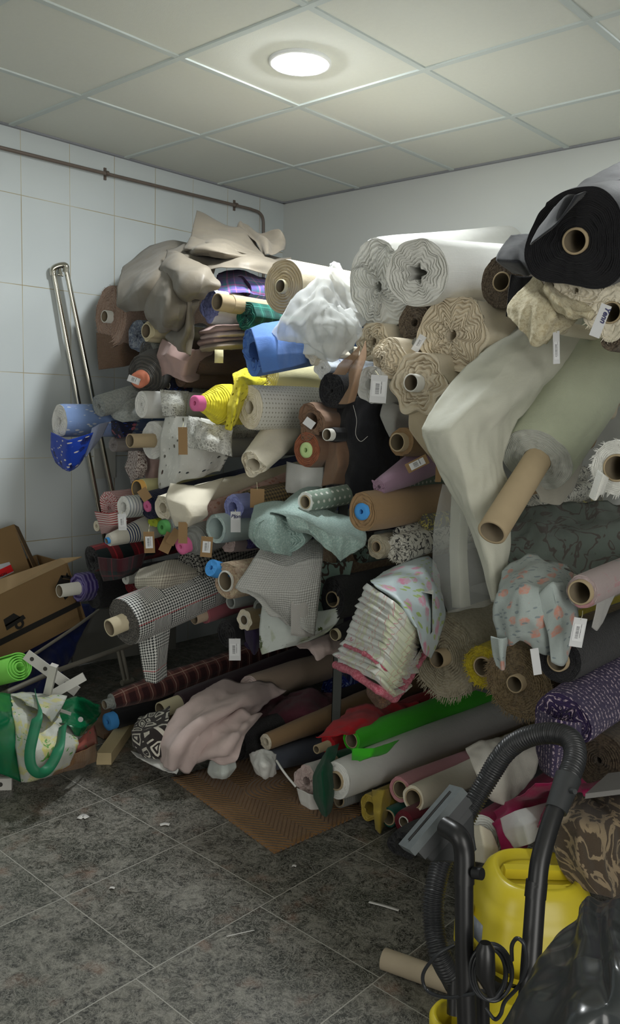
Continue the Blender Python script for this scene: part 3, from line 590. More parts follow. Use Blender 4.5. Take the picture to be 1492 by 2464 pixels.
# taupe satin bundle
tb_ = [
 [[(300, 640, -1.3), (360, 590, -1.15), (430, 582, -1.05), (500, 585, -.95)], [(285, 690, -1.5), (345, 640, -1.42), (420, 605, -1.3), (520, 600, -1.15)], [(280, 735, -1.55), (330, 700, -1.6), (400, 660, -1.55), (520, 640, -1.35)], [(300, 752, -1.5), (345, 745, -1.56), (395, 750, -1.55), (500, 700, -1.4)]],
 [[(400, 600, -1.3), (460, 590, -1.2), (560, 600, -1.1), (640, 618, -1.0), (700, 620, -.9)], [(420, 625, -1.45), (500, 622, -1.4), (590, 628, -1.35), (660, 632, -1.2), (705, 640, -1.0)], [(430, 650, -1.45), (520, 648, -1.45), (600, 650, -1.38), (650, 662, -1.25), (700, 665, -1.05)]],
 [[(402, 605, -1.42), (440, 612, -1.46), (490, 640, -1.5), (515, 660, -1.5)], [(392, 650, -1.52), (430, 650, -1.62), (490, 665, -1.62), (527, 688, -1.54)], [(398, 690, -1.5), (430, 700, -1.66), (480, 705, -1.64), (500, 700, -1.55)], [(410, 710, -1.48), (440, 725, -1.6), (470, 722, -1.6), (490, 715, -1.52)]],
 [[(355, 680, -1.5), (395, 650, -1.55), (420, 690, -1.6), (480, 720, -1.55)], [(350, 720, -1.56), (390, 712, -1.66), (430, 735, -1.66), (478, 735, -1.56)], [(355, 765, -1.55), (390, 765, -1.68), (430, 770, -1.66), (462, 760, -1.56)], [(372, 792, -1.5), (400, 800, -1.6), (425, 795, -1.58), (445, 778, -1.52)]],
 [[(430, 715, -1.58), (450, 722, -1.62), (470, 730, -1.56)], [(430, 780, -1.56), (452, 790, -1.62), (466, 780, -1.54)], [(395, 810, -1.52), (440, 825, -1.58), (462, 815, -1.52)], [(415, 830, -1.52), (445, 848, -1.56), (458, 858, -1.52)]],
 [[(473, 508, -1.1), (520, 528, -1.05), (570, 548, -1.0), (612, 575, -.98)], [(466, 545, -1.2), (515, 565, -1.2), (570, 580, -1.12), (625, 600, -1.04)], [(456, 578, -1.28), (510, 588, -1.34), (580, 605, -1.26), (633, 618, -1.1)], [(452, 605, -1.2), (520, 622, -1.3), (585, 625, -1.2), (634, 622, -1.05)]],
 [[(568, 545, -1.0), (582, 530, -.95), (600, 545, -.92), (614, 568, -.9)], [(590, 560, -1.0), (606, 556, -.97), (630, 570, -.92), (672, 553, -.88)], [(618, 585, -1.04), (640, 580, -1.02), (660, 585, -.96), (685, 580, -.88)], [(632, 620, -1.08), (645, 612, -1.1), (665, 610, -1.02), (686, 600, -.9)]],
 [[(452, 582, -1.28), (475, 572, -1.3), (540, 588, -1.28), (590, 612, -1.2)], [(445, 600, -1.38), (470, 598, -1.44), (540, 606, -1.42), (600, 622, -1.28)], [(452, 618, -1.34), (480, 616, -1.42), (540, 618, -1.4), (590, 624, -1.26)]],
]
sheet('taupe_cloth_bundle', tb_, BG, wr=.007, ws=8, crisp=.3, fold=(.006, .7, 1.9), n=(18, 18), th=.002, label='large crumpled taupe satin cloth heaped on the top left of the pile', cat='cloth')
# ---- top tier, middle ----
R('thick cream roll with a pale tube core beside the taupe bundle', (681, 690), 66, -1.52, m=F('cream_drill', (236, 222, 194)), me=F('cream_drill_edge', (206, 190, 158)), core=(17, .012, CRT), lay=7, la=.5, cr=.03, group=gT)
sheet('organza_cloth', [
 [[(812, 628, -1.38), (800, 630, -1.42), (830, 660, -1.32), (862, 680, -1.2)], [(775, 660, -1.52), (795, 662, -1.56), (830, 680, -1.42), (870, 705, -1.25)], [(740, 690, -1.6), (785, 700, -1.64), (830, 720, -1.5), (872, 740, -1.35)], [(705, 728, -1.66), (770, 738, -1.72), (830, 760, -1.62), (880, 770, -1.42)], [(672, 775, -1.68), (750, 790, -1.76), (830, 810, -1.68), (870, 800, -1.5)], [(650, 815, -1.66), (740, 828, -1.74), (795, 862, -1.68), (850, 835, -1.56)]]], TULLE, wr=.017, ws=15, crisp=.3, n=(14, 18), label='crumpled translucent white organza thrown over the cream and blue rolls', cat='cloth')
sheet('organza_cloth', [[(700, 728, -1.63), (770, 730, -1.68), (850, 745, -1.52)], [(740, 770, -1.7), (800, 790, -1.74), (860, 790, -1.58)], [(735, 850, -1.66), (800, 868, -1.7), (850, 835, -1.58)]], TULLE, wr=.016, ws=16, n=(16, 16), label='second layer of white organza bunched over the blue roll end', cat='cloth')
r = R('cornflower blue cotton roll with a frayed open edge', (612, 848), 56, -1.6, to=(900, 800), m=BLUE, poly=(3, .1), cr=.3, lay=3, hole=.45, sx=.75, group=gT)
sheet('loose_end', [[(604, 790, -1.66), (640, 777, -1.62), (690, 772, -1.52), (735, 770, -1.42)], [(612, 815, -1.72), (655, 812, -1.7), (700, 810, -1.6), (745, 812, -1.46)], [(622, 855, -1.74), (665, 855, -1.71), (705, 850, -1.6), (745, 848, -1.48)], [(632, 898, -1.7), (670, 890, -1.68), (705, 882, -1.6), (738, 872, -1.5)]], BLUE, r, wr=.003)
R('blue watercolour print roll end under the organza', (775, 885), 26, -1.5, m=BPRT, me=WH, poly=(4, .1), group=gM)
R('small cream fabric roll wedged between blue and watercolour rolls', (752, 850), 24, -1.52, m=IV, poly=(4, .14), cr=.2, group=gM)
R('olive green roll behind the white dotted roll', (672, 905), 50, -1.25, m=OLIV, group=gM)
R('pale yellow roll under the blue cotton roll', (640, 905), 44, -1.38, m=YCR, group=gM)
R('huge white batting roll with folded inner layers', (910, 690), 112, -1.45, to=(1225, 625, -.05), m=WB, sx=.68, poly=(2, .04), rot=1.2, cr=.34, lay=11, la=.6, L=1.45, group=gT, wr=.02)
R('white batting roll with a star shaped hole beside the huge one', (1003, 658), 80, -1.62, to=(1330, 650, -.1), m=WB, star=(5, .28), hole=.24, sx=1.04, cr=.16, lay=8, la=.8, L=1.5, group=gT, wr=.02)
R('brown boucle roll with a grey core under the black foam sheet', (1207, 678), 64, -1.45, m=BOUC, core=(24, 0, CT), sx=.9, lay=16, group=gT)
r = R('big black foam backed roll with a cardboard core at the top right', (1385, 580), 120, -1.68, to=(1640, 500, -.75), m=BLKF, me=BLK, core=(32, .004, CT, .82), poly=(3, .09), rot=2.4, sx=1.08, lay=20, la=.5, L=.9, cr=.05, group=gT)
sheet('loose_end', [[(1345, 505, -1.6), (1400, 440, -1.55), (1492, 392, -1.35)], [(1300, 545, -1.72), (1360, 480, -1.74), (1500, 430, -1.5)], [(1278, 590, -1.74), (1335, 545, -1.78), (1385, 470, -1.76)]], BLKF, r, wr=.004, th=.004)
sheet('black_foam_sheet', [[(1228, 568, -1.5), (1275, 566, -1.4), (1310, 580, -1.3)], [(1205, 600, -1.6), (1245, 592, -1.58), (1300, 600, -1.45)], [(1196, 625, -1.62), (1250, 630, -1.64), (1290, 640, -1.5)], [(1235, 655, -1.56), (1270, 662, -1.58), (1295, 655, -1.48)]], BLKF, wr=.003, th=.005, label='stiff black foam sheet bent over the brown boucle roll', cat='foam sheet')
sheet('black_cloth', [[(1232, 660, -1.5), (1255, 665, -1.46), (1285, 665, -1.42)], [(1225, 710, -1.5), (1250, 712, -1.46), (1270, 705, -1.42)], [(1218, 762, -1.5), (1235, 755, -1.46), (1255, 735, -1.42)]], BLK, wr=.004, label='narrow black cloth hanging between the boucle roll and the cream lace', cat='cloth')
# cream group
R('brown boucle roll squeezed between the two batting rolls and big calico roll', (997, 776), 48, -1.45, m=BOUC, hole=.2, group=gT)
R('cream calico roll with wavy layers below the huge batting roll', (897, 822), 46, -1.48, m=CR_, poly=(6, .06), cr=.32, lay=6, la=1.0, sx=1.1, hole=.22, group=gT)
R('cream calico roll twisted to a golden tip', (934, 862), 50, -1.56, m=CR_, cr=.32, lay=6, cone=.55, hole=.1, la=.8, poly=(5, .04), group=gT)
R('big folded cream calico roll with many wavy layers', (1086, 806), 92, -1.53, m=CR_, sx=1.1, cr=.34, lay=10, la=1.0, poly=(6, .05), hole=.14, wr=.04, group=gT)
r = R('cream calico roll with a pale tube and angular folds', (1004, 922), 76, -1.6, m=CR_, core=(22, .03, WT), sx=1.06, poly=(6, .09), cr=.24, lay=5, la=1.0, group=gT)
r = R('white roll in clear plastic with a large printed tag', (890, 925), 44, -1.58, m=WH, poly=(5, .04), cr=.2, lay=4, hole=.3, group=gM)
price_tag(r, (911, 936), (40, 66), -1.66, -.04, kraft=False, hang=(903, 892, -1.6))
b_ = R('tan roll with a cardboard core below the angular calico roll', (966, 1064), 36, -1.58, m=TAN, core=(23, .02, CT), group=gM, wr=.08)
sheet('grey_cloth', [[(925, 960, -1.5), (960, 975, -1.48), (1000, 990, -1.44)], [(915, 1000, -1.5), (950, 1010, -1.5), (990, 1020, -1.42)], [(938, 1052, -1.48), (950, 1045, -1.48), (985, 1040, -1.42)]], F('pale_grey_cotton', (170, 168, 162)), wr=.004, label='pale grey cloth hanging below the plastic wrapped white roll', cat='cloth')
sheet('cream_cloth', [[(985, 985, -1.58), (1040, 960, -1.56), (1075, 930, -1.5)], [(985, 1035, -1.6), (1030, 1040, -1.56), (1065, 1050, -1.5)], [(1045, 1115, -1.56), (1052, 1112, -1.55), (1062, 1105, -1.5)]], CRD, wr=.004, label='cream cloth corner hanging below the angular calico roll', cat='cloth')
price_tag(R('thin grey roll with a barcode tag behind the big calico roll', (1002, 826), 14, -1.5, m=GRYR, group=gT), (1008, 826), (18, 42), -1.56, -.5, kraft=False)
# lace and cream at right
r = R('soft cream roll sagging under the black foam roll', (1385, 700), 62, -1.62, to=(1600, 640), m=IV, cr=.25, lay=5, poly=(3, .08), L=.8, group=gT)
sheet('cream_lace_cloth', [
 [[(1290, 650, -1.58), (1310, 690, -1.6), (1345, 740, -1.62), (1390, 770, -1.55)], [(1265, 690, -1.6), (1290, 720, -1.65), (1330, 760, -1.66), (1370, 785, -1.58)], [(1225, 735, -1.6), (1262, 750, -1.64), (1305, 790, -1.66), (1340, 800, -1.6)], [(1222, 760, -1.58), (1240, 775, -1.62), (1285, 832, -1.64), (1310, 822, -1.6)]],
 [[(1300, 650, -1.56), (1340, 700, -1.62), (1420, 740, -1.6)], [(1310, 690, -1.64), (1360, 745, -1.68), (1425, 760, -1.62)], [(1335, 740, -1.64), (1380, 770, -1.66), (1420, 755, -1.6)]]], LACE, wr=.012, ws=16, label='cream lace cloth spilling from under the black foam roll', cat='cloth')
r = R('cream frayed roll with an open core at the right edge', (1470, 752), 58, -1.62, m=IV, fr=(.01, 120), core=(27, 0, CT), poly=(4, .12), cr=.3, lay=4, wr=.06, sx=1.1, L=1.1, group=gT)
price_tag(r, (1445, 772), (26, 80), -1.72, -.32, kraft=False, label=False, text='Yenn', trot=True)
r = R('brown coiled braid roll under the cream frayed roll', (1470, 818), 26, -1.6, m=BOUC, group=gT, L=.8)
# big leaning rolls and sheer panels
r = R('huge pale sage roll leaning down on a long cardboard tube', (1292, 1108), 92, -1.62, to=(1462, 836, -1.12), m=SAGEW, me=F('pale_sage_edge', (186, 188, 180)), sx=1.02, L=.9, core=(34, .30, CT, .8), lay=15, la=.35, cr=.05, prof=[(0, .95), (.3, 1.1), (1, 1.15)], group=gM)
sheet('loose_end', [[(1225, 1075, -1.62), (1330, 1150, -1.55), (1410, 1080, -1.42)], [(1295, 1190, -1.6), (1345, 1190, -1.52), (1400, 1120, -1.42)], [(1300, 1208, -1.6), (1345, 1215, -1.52), (1385, 1170, -1.42)]], F('grey_ivory', (178, 174, 162)), r, wr=.003)
sheet('ivory_voile_panel', [
 [[(1235, 790, -1.35), (1320, 770, -1.28), (1410, 760, -1.15), (1495, 745, -1.0)], [(1150, 865, -1.6), (1240, 850, -1.6), (1340, 830, -1.42), (1440, 805, -1.2)], [(1068, 945, -1.78), (1150, 960, -1.8), (1250, 950, -1.68), (1350, 900, -1.42)], [(1012, 1030, -1.86), (1090, 1040, -1.88), (1180, 1040, -1.78), (1250, 1010, -1.64)], [(1046, 1108, -1.82), (1115, 1130, -1.86), (1180, 1130, -1.78), (1210, 1110, -1.7)], [(1072, 1165, -1.78), (1125, 1195, -1.82), (1190, 1200, -1.75), (1222, 1175, -1.68)], [(1118, 1250, -1.74), (1150, 1265, -1.78), (1195, 1260, -1.73), (1226, 1250, -1.68)], [(1160, 1345, -1.72), (1182, 1350, -1.75), (1208, 1345, -1.72), (1226, 1330, -1.68)], [(1188, 1446, -1.7), (1193, 1448, -1.72), (1199, 1448, -1.7), (1204, 1442, -1.68)]]], LIN, wr=.006, ws=16, fold=(.006, 2.2, .8), n=(12, 18), crisp=.45, label='ivory voile panel unrolled diagonally down the front of the pile', cat='cloth')
sheet('sheer_panel', [[(1070, 1165, -1.66), (1110, 1180, -1.68), (1165, 1200, -1.66), (1225, 1180, -1.62)], [(1050, 1260, -1.67), (1105, 1280, -1.7), (1165, 1290, -1.66), (1228, 1280, -1.62)], [(1045, 1390, -1.68), (1105, 1400, -1.72), (1165, 1395, -1.68), (1218, 1380, -1.64)], [(1078, 1474, -1.68), (1100, 1472, -1.72), (1160, 1460, -1.68), (1202, 1446, -1.65)]], SHEER, wr=.003, fold=(.008, 0, 2.2), n=(12, 20), label='sheer white voile panel hanging straight down beside the floral satin', cat='cloth')
sheet('voile_strip', [[(1088, 1180, -1.62), (1110, 1185, -1.63), (1130, 1190, -1.62)], [(1082, 1320, -1.62), (1104, 1330, -1.64), (1124, 1330, -1.62)], [(1088, 1462, -1.62), (1110, 1462, -1.64), (1132, 1458, -1.62)]], LIN, wr=.003, label='narrow ivory strip behind the sheer white panel', cat='cloth')
price_tag(R('thin pale roll holding a barcode tag below the cream lace', (1355, 790), 16, -1.5, m=IV, L=.8, group=gT), (1339, 836), (16, 78), -1.62, .08, kraft=False, hang=(1345, 790, -1.6), loff=.6)
r = R('white fringed roll with a wide core at the right edge', (1484, 1126), 66, -1.8, m=WB, fr=(.012, 120), core=(34, 0, CT), lay=7, L=1.0, group=gM)
sheet('loose_end', [[(1440, 1130, -1.82), (1452, 1140, -1.84), (1465, 1150, -1.82)], [(1425, 1175, -1.82), (1438, 1185, -1.84), (1450, 1190, -1.82)], [(1418, 1195, -1.82), (1432, 1205, -1.84), (1445, 1180, -1.82)]], WB, r, wr=.003)

def thread(parent, pts, mat, rad=.0007):
    MB().tube([at(*p[:2], y=p[2]) for p in pts], rad, 5, sm=8).build('loose_thread', [mat], parent)
o = MB(); c_ = at(527, 858, y=-1.58); X_ = unit(CR * [1, 1, 0]); Z_ = np.array([.0, 0, 1]); o.grid(np.array([[c_ + X_ * .016 * i_ + Z_ * .024 * j_ - CF * .004 * abs(j_) for j_ in (-1, 0, 1)] for i_ in (-1, 0, 1)]))
tag(o.build('paper_slip', [plain('yellowed_paper', (206, 198, 158), .9)], None, solid=.0006), 'small yellowed paper slip hanging below the stacked pink cloths', 'paper slip')
# ---- middle tiers, left ----
r = R('pale blue floral roll jutting out furthest left', (143, 1013), 42, -1.78, m=BFL, me=WH, cr=.2, lay=6, la=.6, poly=(2, .06), sx=.8, hole=.2, group=gM)
sheet('loose_end', [[(124, 1040, -1.8), (165, 1058, -1.84), (225, 1040, -1.76)], [(122, 1080, -1.79), (160, 1095, -1.84), (212, 1075, -1.78)], [(135, 1112, -1.79), (165, 1128, -1.83), (200, 1105, -1.79)], [(152, 1128, -1.79), (166, 1134, -1.82), (186, 1122, -1.79)]], BFL2, r, wr=.004)
sheet('loose_end', [[(222, 1030, -1.74), (240, 1020, -1.7), (262, 1015, -1.62)], [(212, 1065, -1.76), (225, 1062, -1.74), (245, 1050, -1.66)], [(202, 1100, -1.78), (208, 1098, -1.78), (218, 1085, -1.74)]], F('pale_blue_reverse', (150, 160, 190)), r, wr=.002)
R('grey marl roll between the blue floral and the white lace roll', (238, 978), 30, -1.66, to=(420, 930), m=GREYM, prof=[(0, .9), (.3, 1.05), (1, 1.3)], lay=5, hole=.2, group=gM)
sheet('grey_cloth', [[(260, 992, -1.6), (300, 965, -1.56), (340, 950, -1.5)], [(275, 1008, -1.62), (310, 1000, -1.58), (345, 990, -1.5)], [(295, 1016, -1.6), (325, 1012, -1.56), (350, 1005, -1.5)]], GREYM, wr=.006, label='grey marl cloth tail lying under the grey roll', cat='cloth')
r = R('small navy floral roll on a cardboard core under the grey roll', (262, 1020), 24, -1.55, m=DKF, core=(17, .055, CT), group=gM, wr=.1)
sheet('loose_end', [[(258, 1012, -1.56), (285, 1014, -1.58), (330, 1016, -1.5)], [(265, 1035, -1.56), (292, 1036, -1.58), (325, 1032, -1.52)], [(280, 1055, -1.55), (300, 1052, -1.56), (318, 1042, -1.52)]], DKF, r, wr=.004)
R('white cut lace roll left of the yellow roll', (340, 973), 33, -1.62, m=WH, sx=.8, lay=6, cr=.12, group=gM)
sheet('lace_cloth', [[(385, 938, -1.6), (420, 940, -1.52), (455, 942, -1.45)], [(388, 970, -1.64), (420, 972, -1.62), (450, 974, -1.52)], [(392, 1000, -1.6), (420, 1002, -1.6), (448, 1004, -1.52)]], LACEW, wr=.003, label='scalloped ivory lace band wrapped over the white cut lace roll', cat='lace')
r = R('bright yellow eyelet roll on a pink foam core', (528, 972), 49, -1.6, m=YEL, me=YELP, core=(19, .03, FP, .28), cone=1.15, lay=10, la=.9, rf=.03, rff=16, group=gM)
sheet('loose_end', [[(560, 900, -1.52), (590, 888, -1.48), (625, 905, -1.38)], [(562, 935, -1.6), (580, 915, -1.62), (640, 920, -1.45)], [(548, 985, -1.62), (570, 975, -1.68), (590, 960, -1.58)], [(535, 1030, -1.6), (556, 1036, -1.66), (566, 1010, -1.6)]], YEL, r, wr=.01, ws=18)
r = R('white net roll on a cardboard core with scribbled marks', (368, 1060), 47, -1.56, m=WH, core=(17, .11, CT), lay=8, cr=.12, group=gM)
R('small clear film roll beside the net roll', (272, 1070), 18, -1.56, m=F('cloudy_film', (190, 182, 178), rough=.25, spec=.6, alpha=.8, trans=.3), cr=.3, lay=3, wr=.1, group=gM)
sheet('eyelet_cloth', [[(400, 1005, -1.58), (440, 1000, -1.6), (500, 1010, -1.56), (560, 1020, -1.45)], [(392, 1050, -1.6), (440, 1060, -1.64), (500, 1060, -1.58), (558, 1070, -1.48)], [(388, 1110, -1.58), (430, 1120, -1.62), (490, 1115, -1.56), (545, 1105, -1.48)], [(385, 1180, -1.56), (420, 1165, -1.6), (470, 1150, -1.56), (530, 1135, -1.48)]], EYW, wr=.006, fold=(.008, 0, 2), label='white eyelet lace cloth hanging under the yellow roll', cat='cloth')
sheet('lace_cloth', [[(455, 1000, -1.62), (500, 1020, -1.64), (560, 1025, -1.55)], [(448, 1045, -1.64), (500, 1058, -1.68), (556, 1060, -1.58)], [(455, 1075, -1.62), (510, 1085, -1.66), (558, 1100, -1.58)]], LACEW, wr=.012, ws=18, label='gathered white lace frill below the yellow roll', cat='lace')
price_tag(R('rolled white lace edging with a kraft tag below the yellow roll', (430, 1030), 26, -1.5, m=LACEW, group=gM), (440, 1061), (22, 66), -1.72, .03, label=False, hang=(442, 1018, -1.68))
sheet('micro_print_cloth', [[(310, 1085, -1.52), (335, 1085, -1.52), (350, 1090, -1.48)], [(302, 1125, -1.52), (330, 1120, -1.54), (354, 1125, -1.5)], [(318, 1165, -1.52), (330, 1150, -1.52), (345, 1150, -1.5)]], BPR, wr=.01, label='brown micro print cloth hanging under the net roll', cat='cloth')
sheet('beige_cloth', [[(345, 1090, -1.46), (370, 1095, -1.46), (395, 1095, -1.44)], [(348, 1130, -1.46), (370, 1130, -1.48), (392, 1130, -1.44)], [(350, 1165, -1.46), (370, 1162, -1.46), (388, 1160, -1.44)]], PINKD, wr=.005, label='dusty beige cloth hanging behind the white eyelet lace', cat='cloth')
R('white dotted cotton roll right of the yellow roll', (600, 980), 54, -1.6, m=F('white_pin_dot', (224, 222, 212), 'dots', (170, 166, 150), sc=.016), me=IV, lay=8, cr=.12, sx=.85, wr=.06, hole=.3, group=gM)
r = R('ivory roll twisted downward under the white dotted roll', (610, 1118), 37, -1.64, to=(730, 985, -1.2), m=IV, hole=.45, lay=4, la=.6, prof=[(0, .9), (.15, 1.0), (.5, 1.25), (1, 1.3)], poly=(3, .12), cr=.25, eb=.4, rf=.03, rff=9, L=.7, group=gM)
price_tag(r, (619, 1199), (34, 46), -1.68, 0, label=False, hang=(618, 1160, -1.66))
r = R('brown cotton roll folded open above the green foam roll', (748, 1014), 42, -1.56, m=BRN, cr=.3, lay=3, hole=.5, poly=(3, .14), wr=.1, group=gM)
price_tag(r, (744, 1018), (26, 20), -1.62, -.6, kraft=False, label=False)
R('rust brown roll on a pale green foam core', (738, 1083), 43, -1.56, m=BRN, me=F('rust_cotton', (150, 92, 66)), core=(19, .004, FG, .3), lay=6, la=.7, cr=.14, wr=.06, group=gM)
R('black lace wool roll under the tan tulle', (797, 940), 43, -1.52, m=BLKE, cr=.2, lay=7, group=gM)
R('small white tube roll beside the brown cotton roll', (797, 1046), 17, -1.56, m=BLK, core=(15, .02, WT), group=gM)
sheet('tan_tulle_scarf', [
 [[(880, 820, -1.62), (868, 850, -1.64), (850, 880, -1.62)], [(880, 860, -1.66), (860, 880, -1.68), (842, 895, -1.66)], [(862, 920, -1.7), (850, 930, -1.72), (838, 935, -1.7)], [(852, 965, -1.7), (836, 972, -1.72), (814, 972, -1.7)]],
 [[(865, 830, -1.6), (840, 855, -1.62), (810, 880, -1.6)], [(860, 862, -1.62), (835, 885, -1.64), (805, 895, -1.62)], [(845, 890, -1.62), (830, 902, -1.64), (800, 900, -1.62)]]], TULB, wr=.006, label='tan tulle scarf trailing down beside the calico rolls', cat='cloth')
sheet('black_cloth', [[(800, 965, -1.42), (840, 960, -1.46), (890, 950, -1.46), (930, 965, -1.4)], [(780, 1030, -1.42), (840, 1030, -1.5), (900, 1030, -1.48), (945, 1040, -1.4)], [(800, 1120, -1.4), (850, 1120, -1.5), (910, 1120, -1.46), (960, 1100, -1.38)], [(780, 1185, -1.42), (840, 1195, -1.5), (890, 1190, -1.46), (950, 1140, -1.4)]], BLK, wr=.012, label='black wool cloth draped in the centre of the pile', cat='cloth')
sheet('brown_cloth', [[(780, 1060, -1.5), (810, 1065, -1.52), (840, 1060, -1.48)], [(782, 1110, -1.52), (815, 1120, -1.54), (845, 1120, -1.48)], [(775, 1170, -1.52), (800, 1165, -1.52), (830, 1165, -1.48)]], BRN, wr=.006, label='brown cloth tail hanging beside the green foam roll', cat='cloth')
sheet('white_cloth', [[(690, 1110, -1.44), (730, 1120, -1.44), (780, 1115, -1.42)], [(688, 1150, -1.44), (730, 1155, -1.46), (778, 1150, -1.42)], [(686, 1185, -1.44), (730, 1188, -1.44), (775, 1185, -1.42)]], WH, wr=.004, label='plain white cloth hanging under the rust brown roll', cat='cloth')
r = R('long ivory linen roll wrapped loosely across the middle', (392, 1222), 37, -1.72, to=(700, 1155), m=IV, prof=[(0, .85), (.1, 1.0), (1, 1.35)], hole=.35, cr=.25, lay=4, wr=.1, L=.9, group=gM)
sheet('loose_end', [[(410, 1163, -1.74), (470, 1170, -1.7), (540, 1150, -1.55)], [(400, 1200, -1.8), (450, 1215, -1.82), (500, 1215, -1.74)], [(410, 1240, -1.8), (460, 1245, -1.82), (500, 1240, -1.74)], [(422, 1266, -1.78), (450, 1268, -1.8), (478, 1258, -1.74)]], IV, r, wr=.004, ws=10)
r = R('pale yellow roll with an orange lined tube', (340, 1176), 24, -1.6, m=F('pale_yellow_film', (206, 200, 150)), core=(22, .02, plain('orange_tube', (226, 176, 96), .7)), group=gM)
price_tag(r, (348, 1190), (24, 30), -1.68, .6, label=False)
r = R('red and white striped shirting roll bunched at the left', (262, 1222), 42, -1.62, m=PSTR, poly=(3, .1), cr=.2, lay=4, wr=.08, group=gM)
sheet('loose_end', [[(228, 1230, -1.64), (265, 1235, -1.7), (300, 1225, -1.64)], [(240, 1260, -1.66), (270, 1262, -1.7), (305, 1255, -1.64)], [(246, 1285, -1.64), (262, 1280, -1.66), (285, 1275, -1.62)]], PSTR, r, wr=.006)
R('little cream roll end under the striped shirting', (232, 1266), 13, -1.62, m=IV, hole=.35, group=gM, lay=3)
r = R('white roll with fine grey bands and a hollow middle', (297, 1220), 27, -1.7, m=WSTR, me=WH, hole=.45, lay=4, group=gM)
price_tag(r, (294, 1256), (20, 40), -1.76, .06, kraft=False, hang=(296, 1232, -1.74))
R('navy knit roll with a pink foam core', (356, 1218), 34, -1.64, to=(620, 1150), m=NAVY, core=(14, .004, FP, .3), cr=.1, lay=5, group=gM)
R('cream cone shaped roll with navy bands', (262, 1300), 17, -1.74, to=(420, 1250), m=CONE, core=(8, .01, FB), prof=[(0, .9), (.25, 1.7), (.5, 2.2), (1, 2.3)], L=.7, group=gM)
r = R('red tartan roll at the lower left of the pile', (222, 1347), 33, -1.74, to=(470, 1290), m=TART, me=BLKE, poly=(3, .08), cr=.2, lay=4, hole=.3, group=gM, L=.9)
sheet('loose_end', [[(235, 1340, -1.78), (290, 1345, -1.76), (350, 1330, -1.62)], [(240, 1375, -1.78), (290, 1378, -1.76), (340, 1365, -1.64)], [(250, 1398, -1.76), (290, 1392, -1.74), (320, 1380, -1.66)]], F('dark_green_tartan', (20, 36, 38), 'tartan', (60, 14, 24), (90, 30, 40), sc=.1), r, wr=.003)
sheet('checked_cloth', [[(335, 1370, -1.7), (400, 1350, -1.66), (480, 1345, -1.5)], [(325, 1390, -1.78), (390, 1385, -1.8), (480, 1375, -1.6)], [(328, 1412, -1.78), (385, 1412, -1.8), (470, 1400, -1.62)], [(345, 1425, -1.74), (390, 1425, -1.76), (450, 1415, -1.6)]], CHK, wr=.006, label='beige tattersall checked cloth folded above the glen check roll', cat='folded cloth')
R('thick black wool roll with a pale core at the lower left', (226, 1419), 46, -1.6, m=BLKE, core=(12, .002, CT), lay=8, sx=.8, group=gM)
R('purple striped roll on a long white tube', (188, 1415), 34, -1.66, m=F('purple_stripe', (58, 44, 110), 'stripev', (120, 110, 160), sc=.02), core=(16, .09, WT), wr=.12, poly=(3, .08), group=gM)
R('small white rolled cloth end beside the thick black roll', (302, 1392), 15, -1.66, m=WH, lay=3, hole=.25, group=gM)
R('dark red roll behind the small white rolled end', (322, 1405), 36, -1.5, m=F('dark_red_cotton', (104, 20, 28)), wr=.1, group=gM)
r = R('large black and white glen check roll sticking out low left', (298, 1497), 60, -1.92, to=(560, 1388), m=HND, me=F('glen_check_edge', (60, 58, 56), 'speckle', (110, 106, 100), sc=.006), core=(22, .06, plain('bone_tube', (196, 184, 156), .7), .82), lay=9, L=1.35, wr=.015, group=gM, cr=.08)
sheet('loose_end', [[(330, 1530, -1.86), (370, 1520, -1.82), (410, 1500, -1.74)], [(338, 1580, -1.86), (375, 1575, -1.84), (404, 1560, -1.76)], [(345, 1620, -1.86), (375, 1622, -1.84), (400, 1600, -1.76)], [(350, 1640, -1.85), (375, 1645, -1.84), (402, 1628, -1.76)]], HND, r, wr=.004)
R('bright blue foam tube resting on the glen check roll', (508, 1366), 21, -1.78, to=(620, 1400), m=FB, me=FB, hole=.26, lay=1, la=0, cr=0, step=0, wr=0, name='foam_tube', cat='foam tube', L=.5)
R('beige fringed roll with a white plastic core', (545, 1398), 44, -1.76, m=F('beige_fringe', (184, 158, 134), 'speckle', (206, 190, 160), (150, 120, 100), sc=.02, bump=.003), core=(26, .004, WT), lay=3, cr=.2, wr=.06, group=gM)
r = R('grey ribbed roll on a pink foam core', (474, 1300), 38, -1.66, to=(600, 1250), m=GRYR, core=(20, .03, FP, .25), cone=.8, lay=8, la=.8, L=.5, group=gM)
price_tag(r, (440, 1282), (22, 52), -1.82, 0, label=False)
r = R('pale mint roll rolled wide open', (519, 1272), 36, -1.7, m=MINT, hole=.72, lay=3, cr=.15, group=gM)
price_tag(r, (497, 1316), (28, 50), -1.8, -.06, hang=(494, 1290, -1.78))
R('pale ivory roll behind the mint roll', (492, 1270), 35, -1.6, m=IV, cr=.3, lay=4, group=gM)
R('pink and grey roll under the mint roll', (548, 1305), 26, -1.56, m=PALEP, cr=.3, wr=.1, group=gM)
r = R('lilac voile roll with a handwritten white tag', (560, 1222), 32, -1.66, m=LILAC, hole=.45, wr=.16, cr=.4, lay=3, poly=(3, .1), group=gM)
price_tag(r, (567, 1256), (24, 50), -1.74, .02, kraft=False, hang=(566, 1226, -1.7), text='Blon', loff=.25, lh=.3)
R('brown dogtooth roll with a kraft tag', (600, 1222), 42, -1.58, to=(900, 1150), m=TWB, cr=.25, wr=.06, group=gM)
R('pink ditsy floral roll below the long ivory roll', (500, 1240), 28, -1.62, to=(720, 1150), m=PKF, rf=.04, rff=22, hole=.1, group=gM)
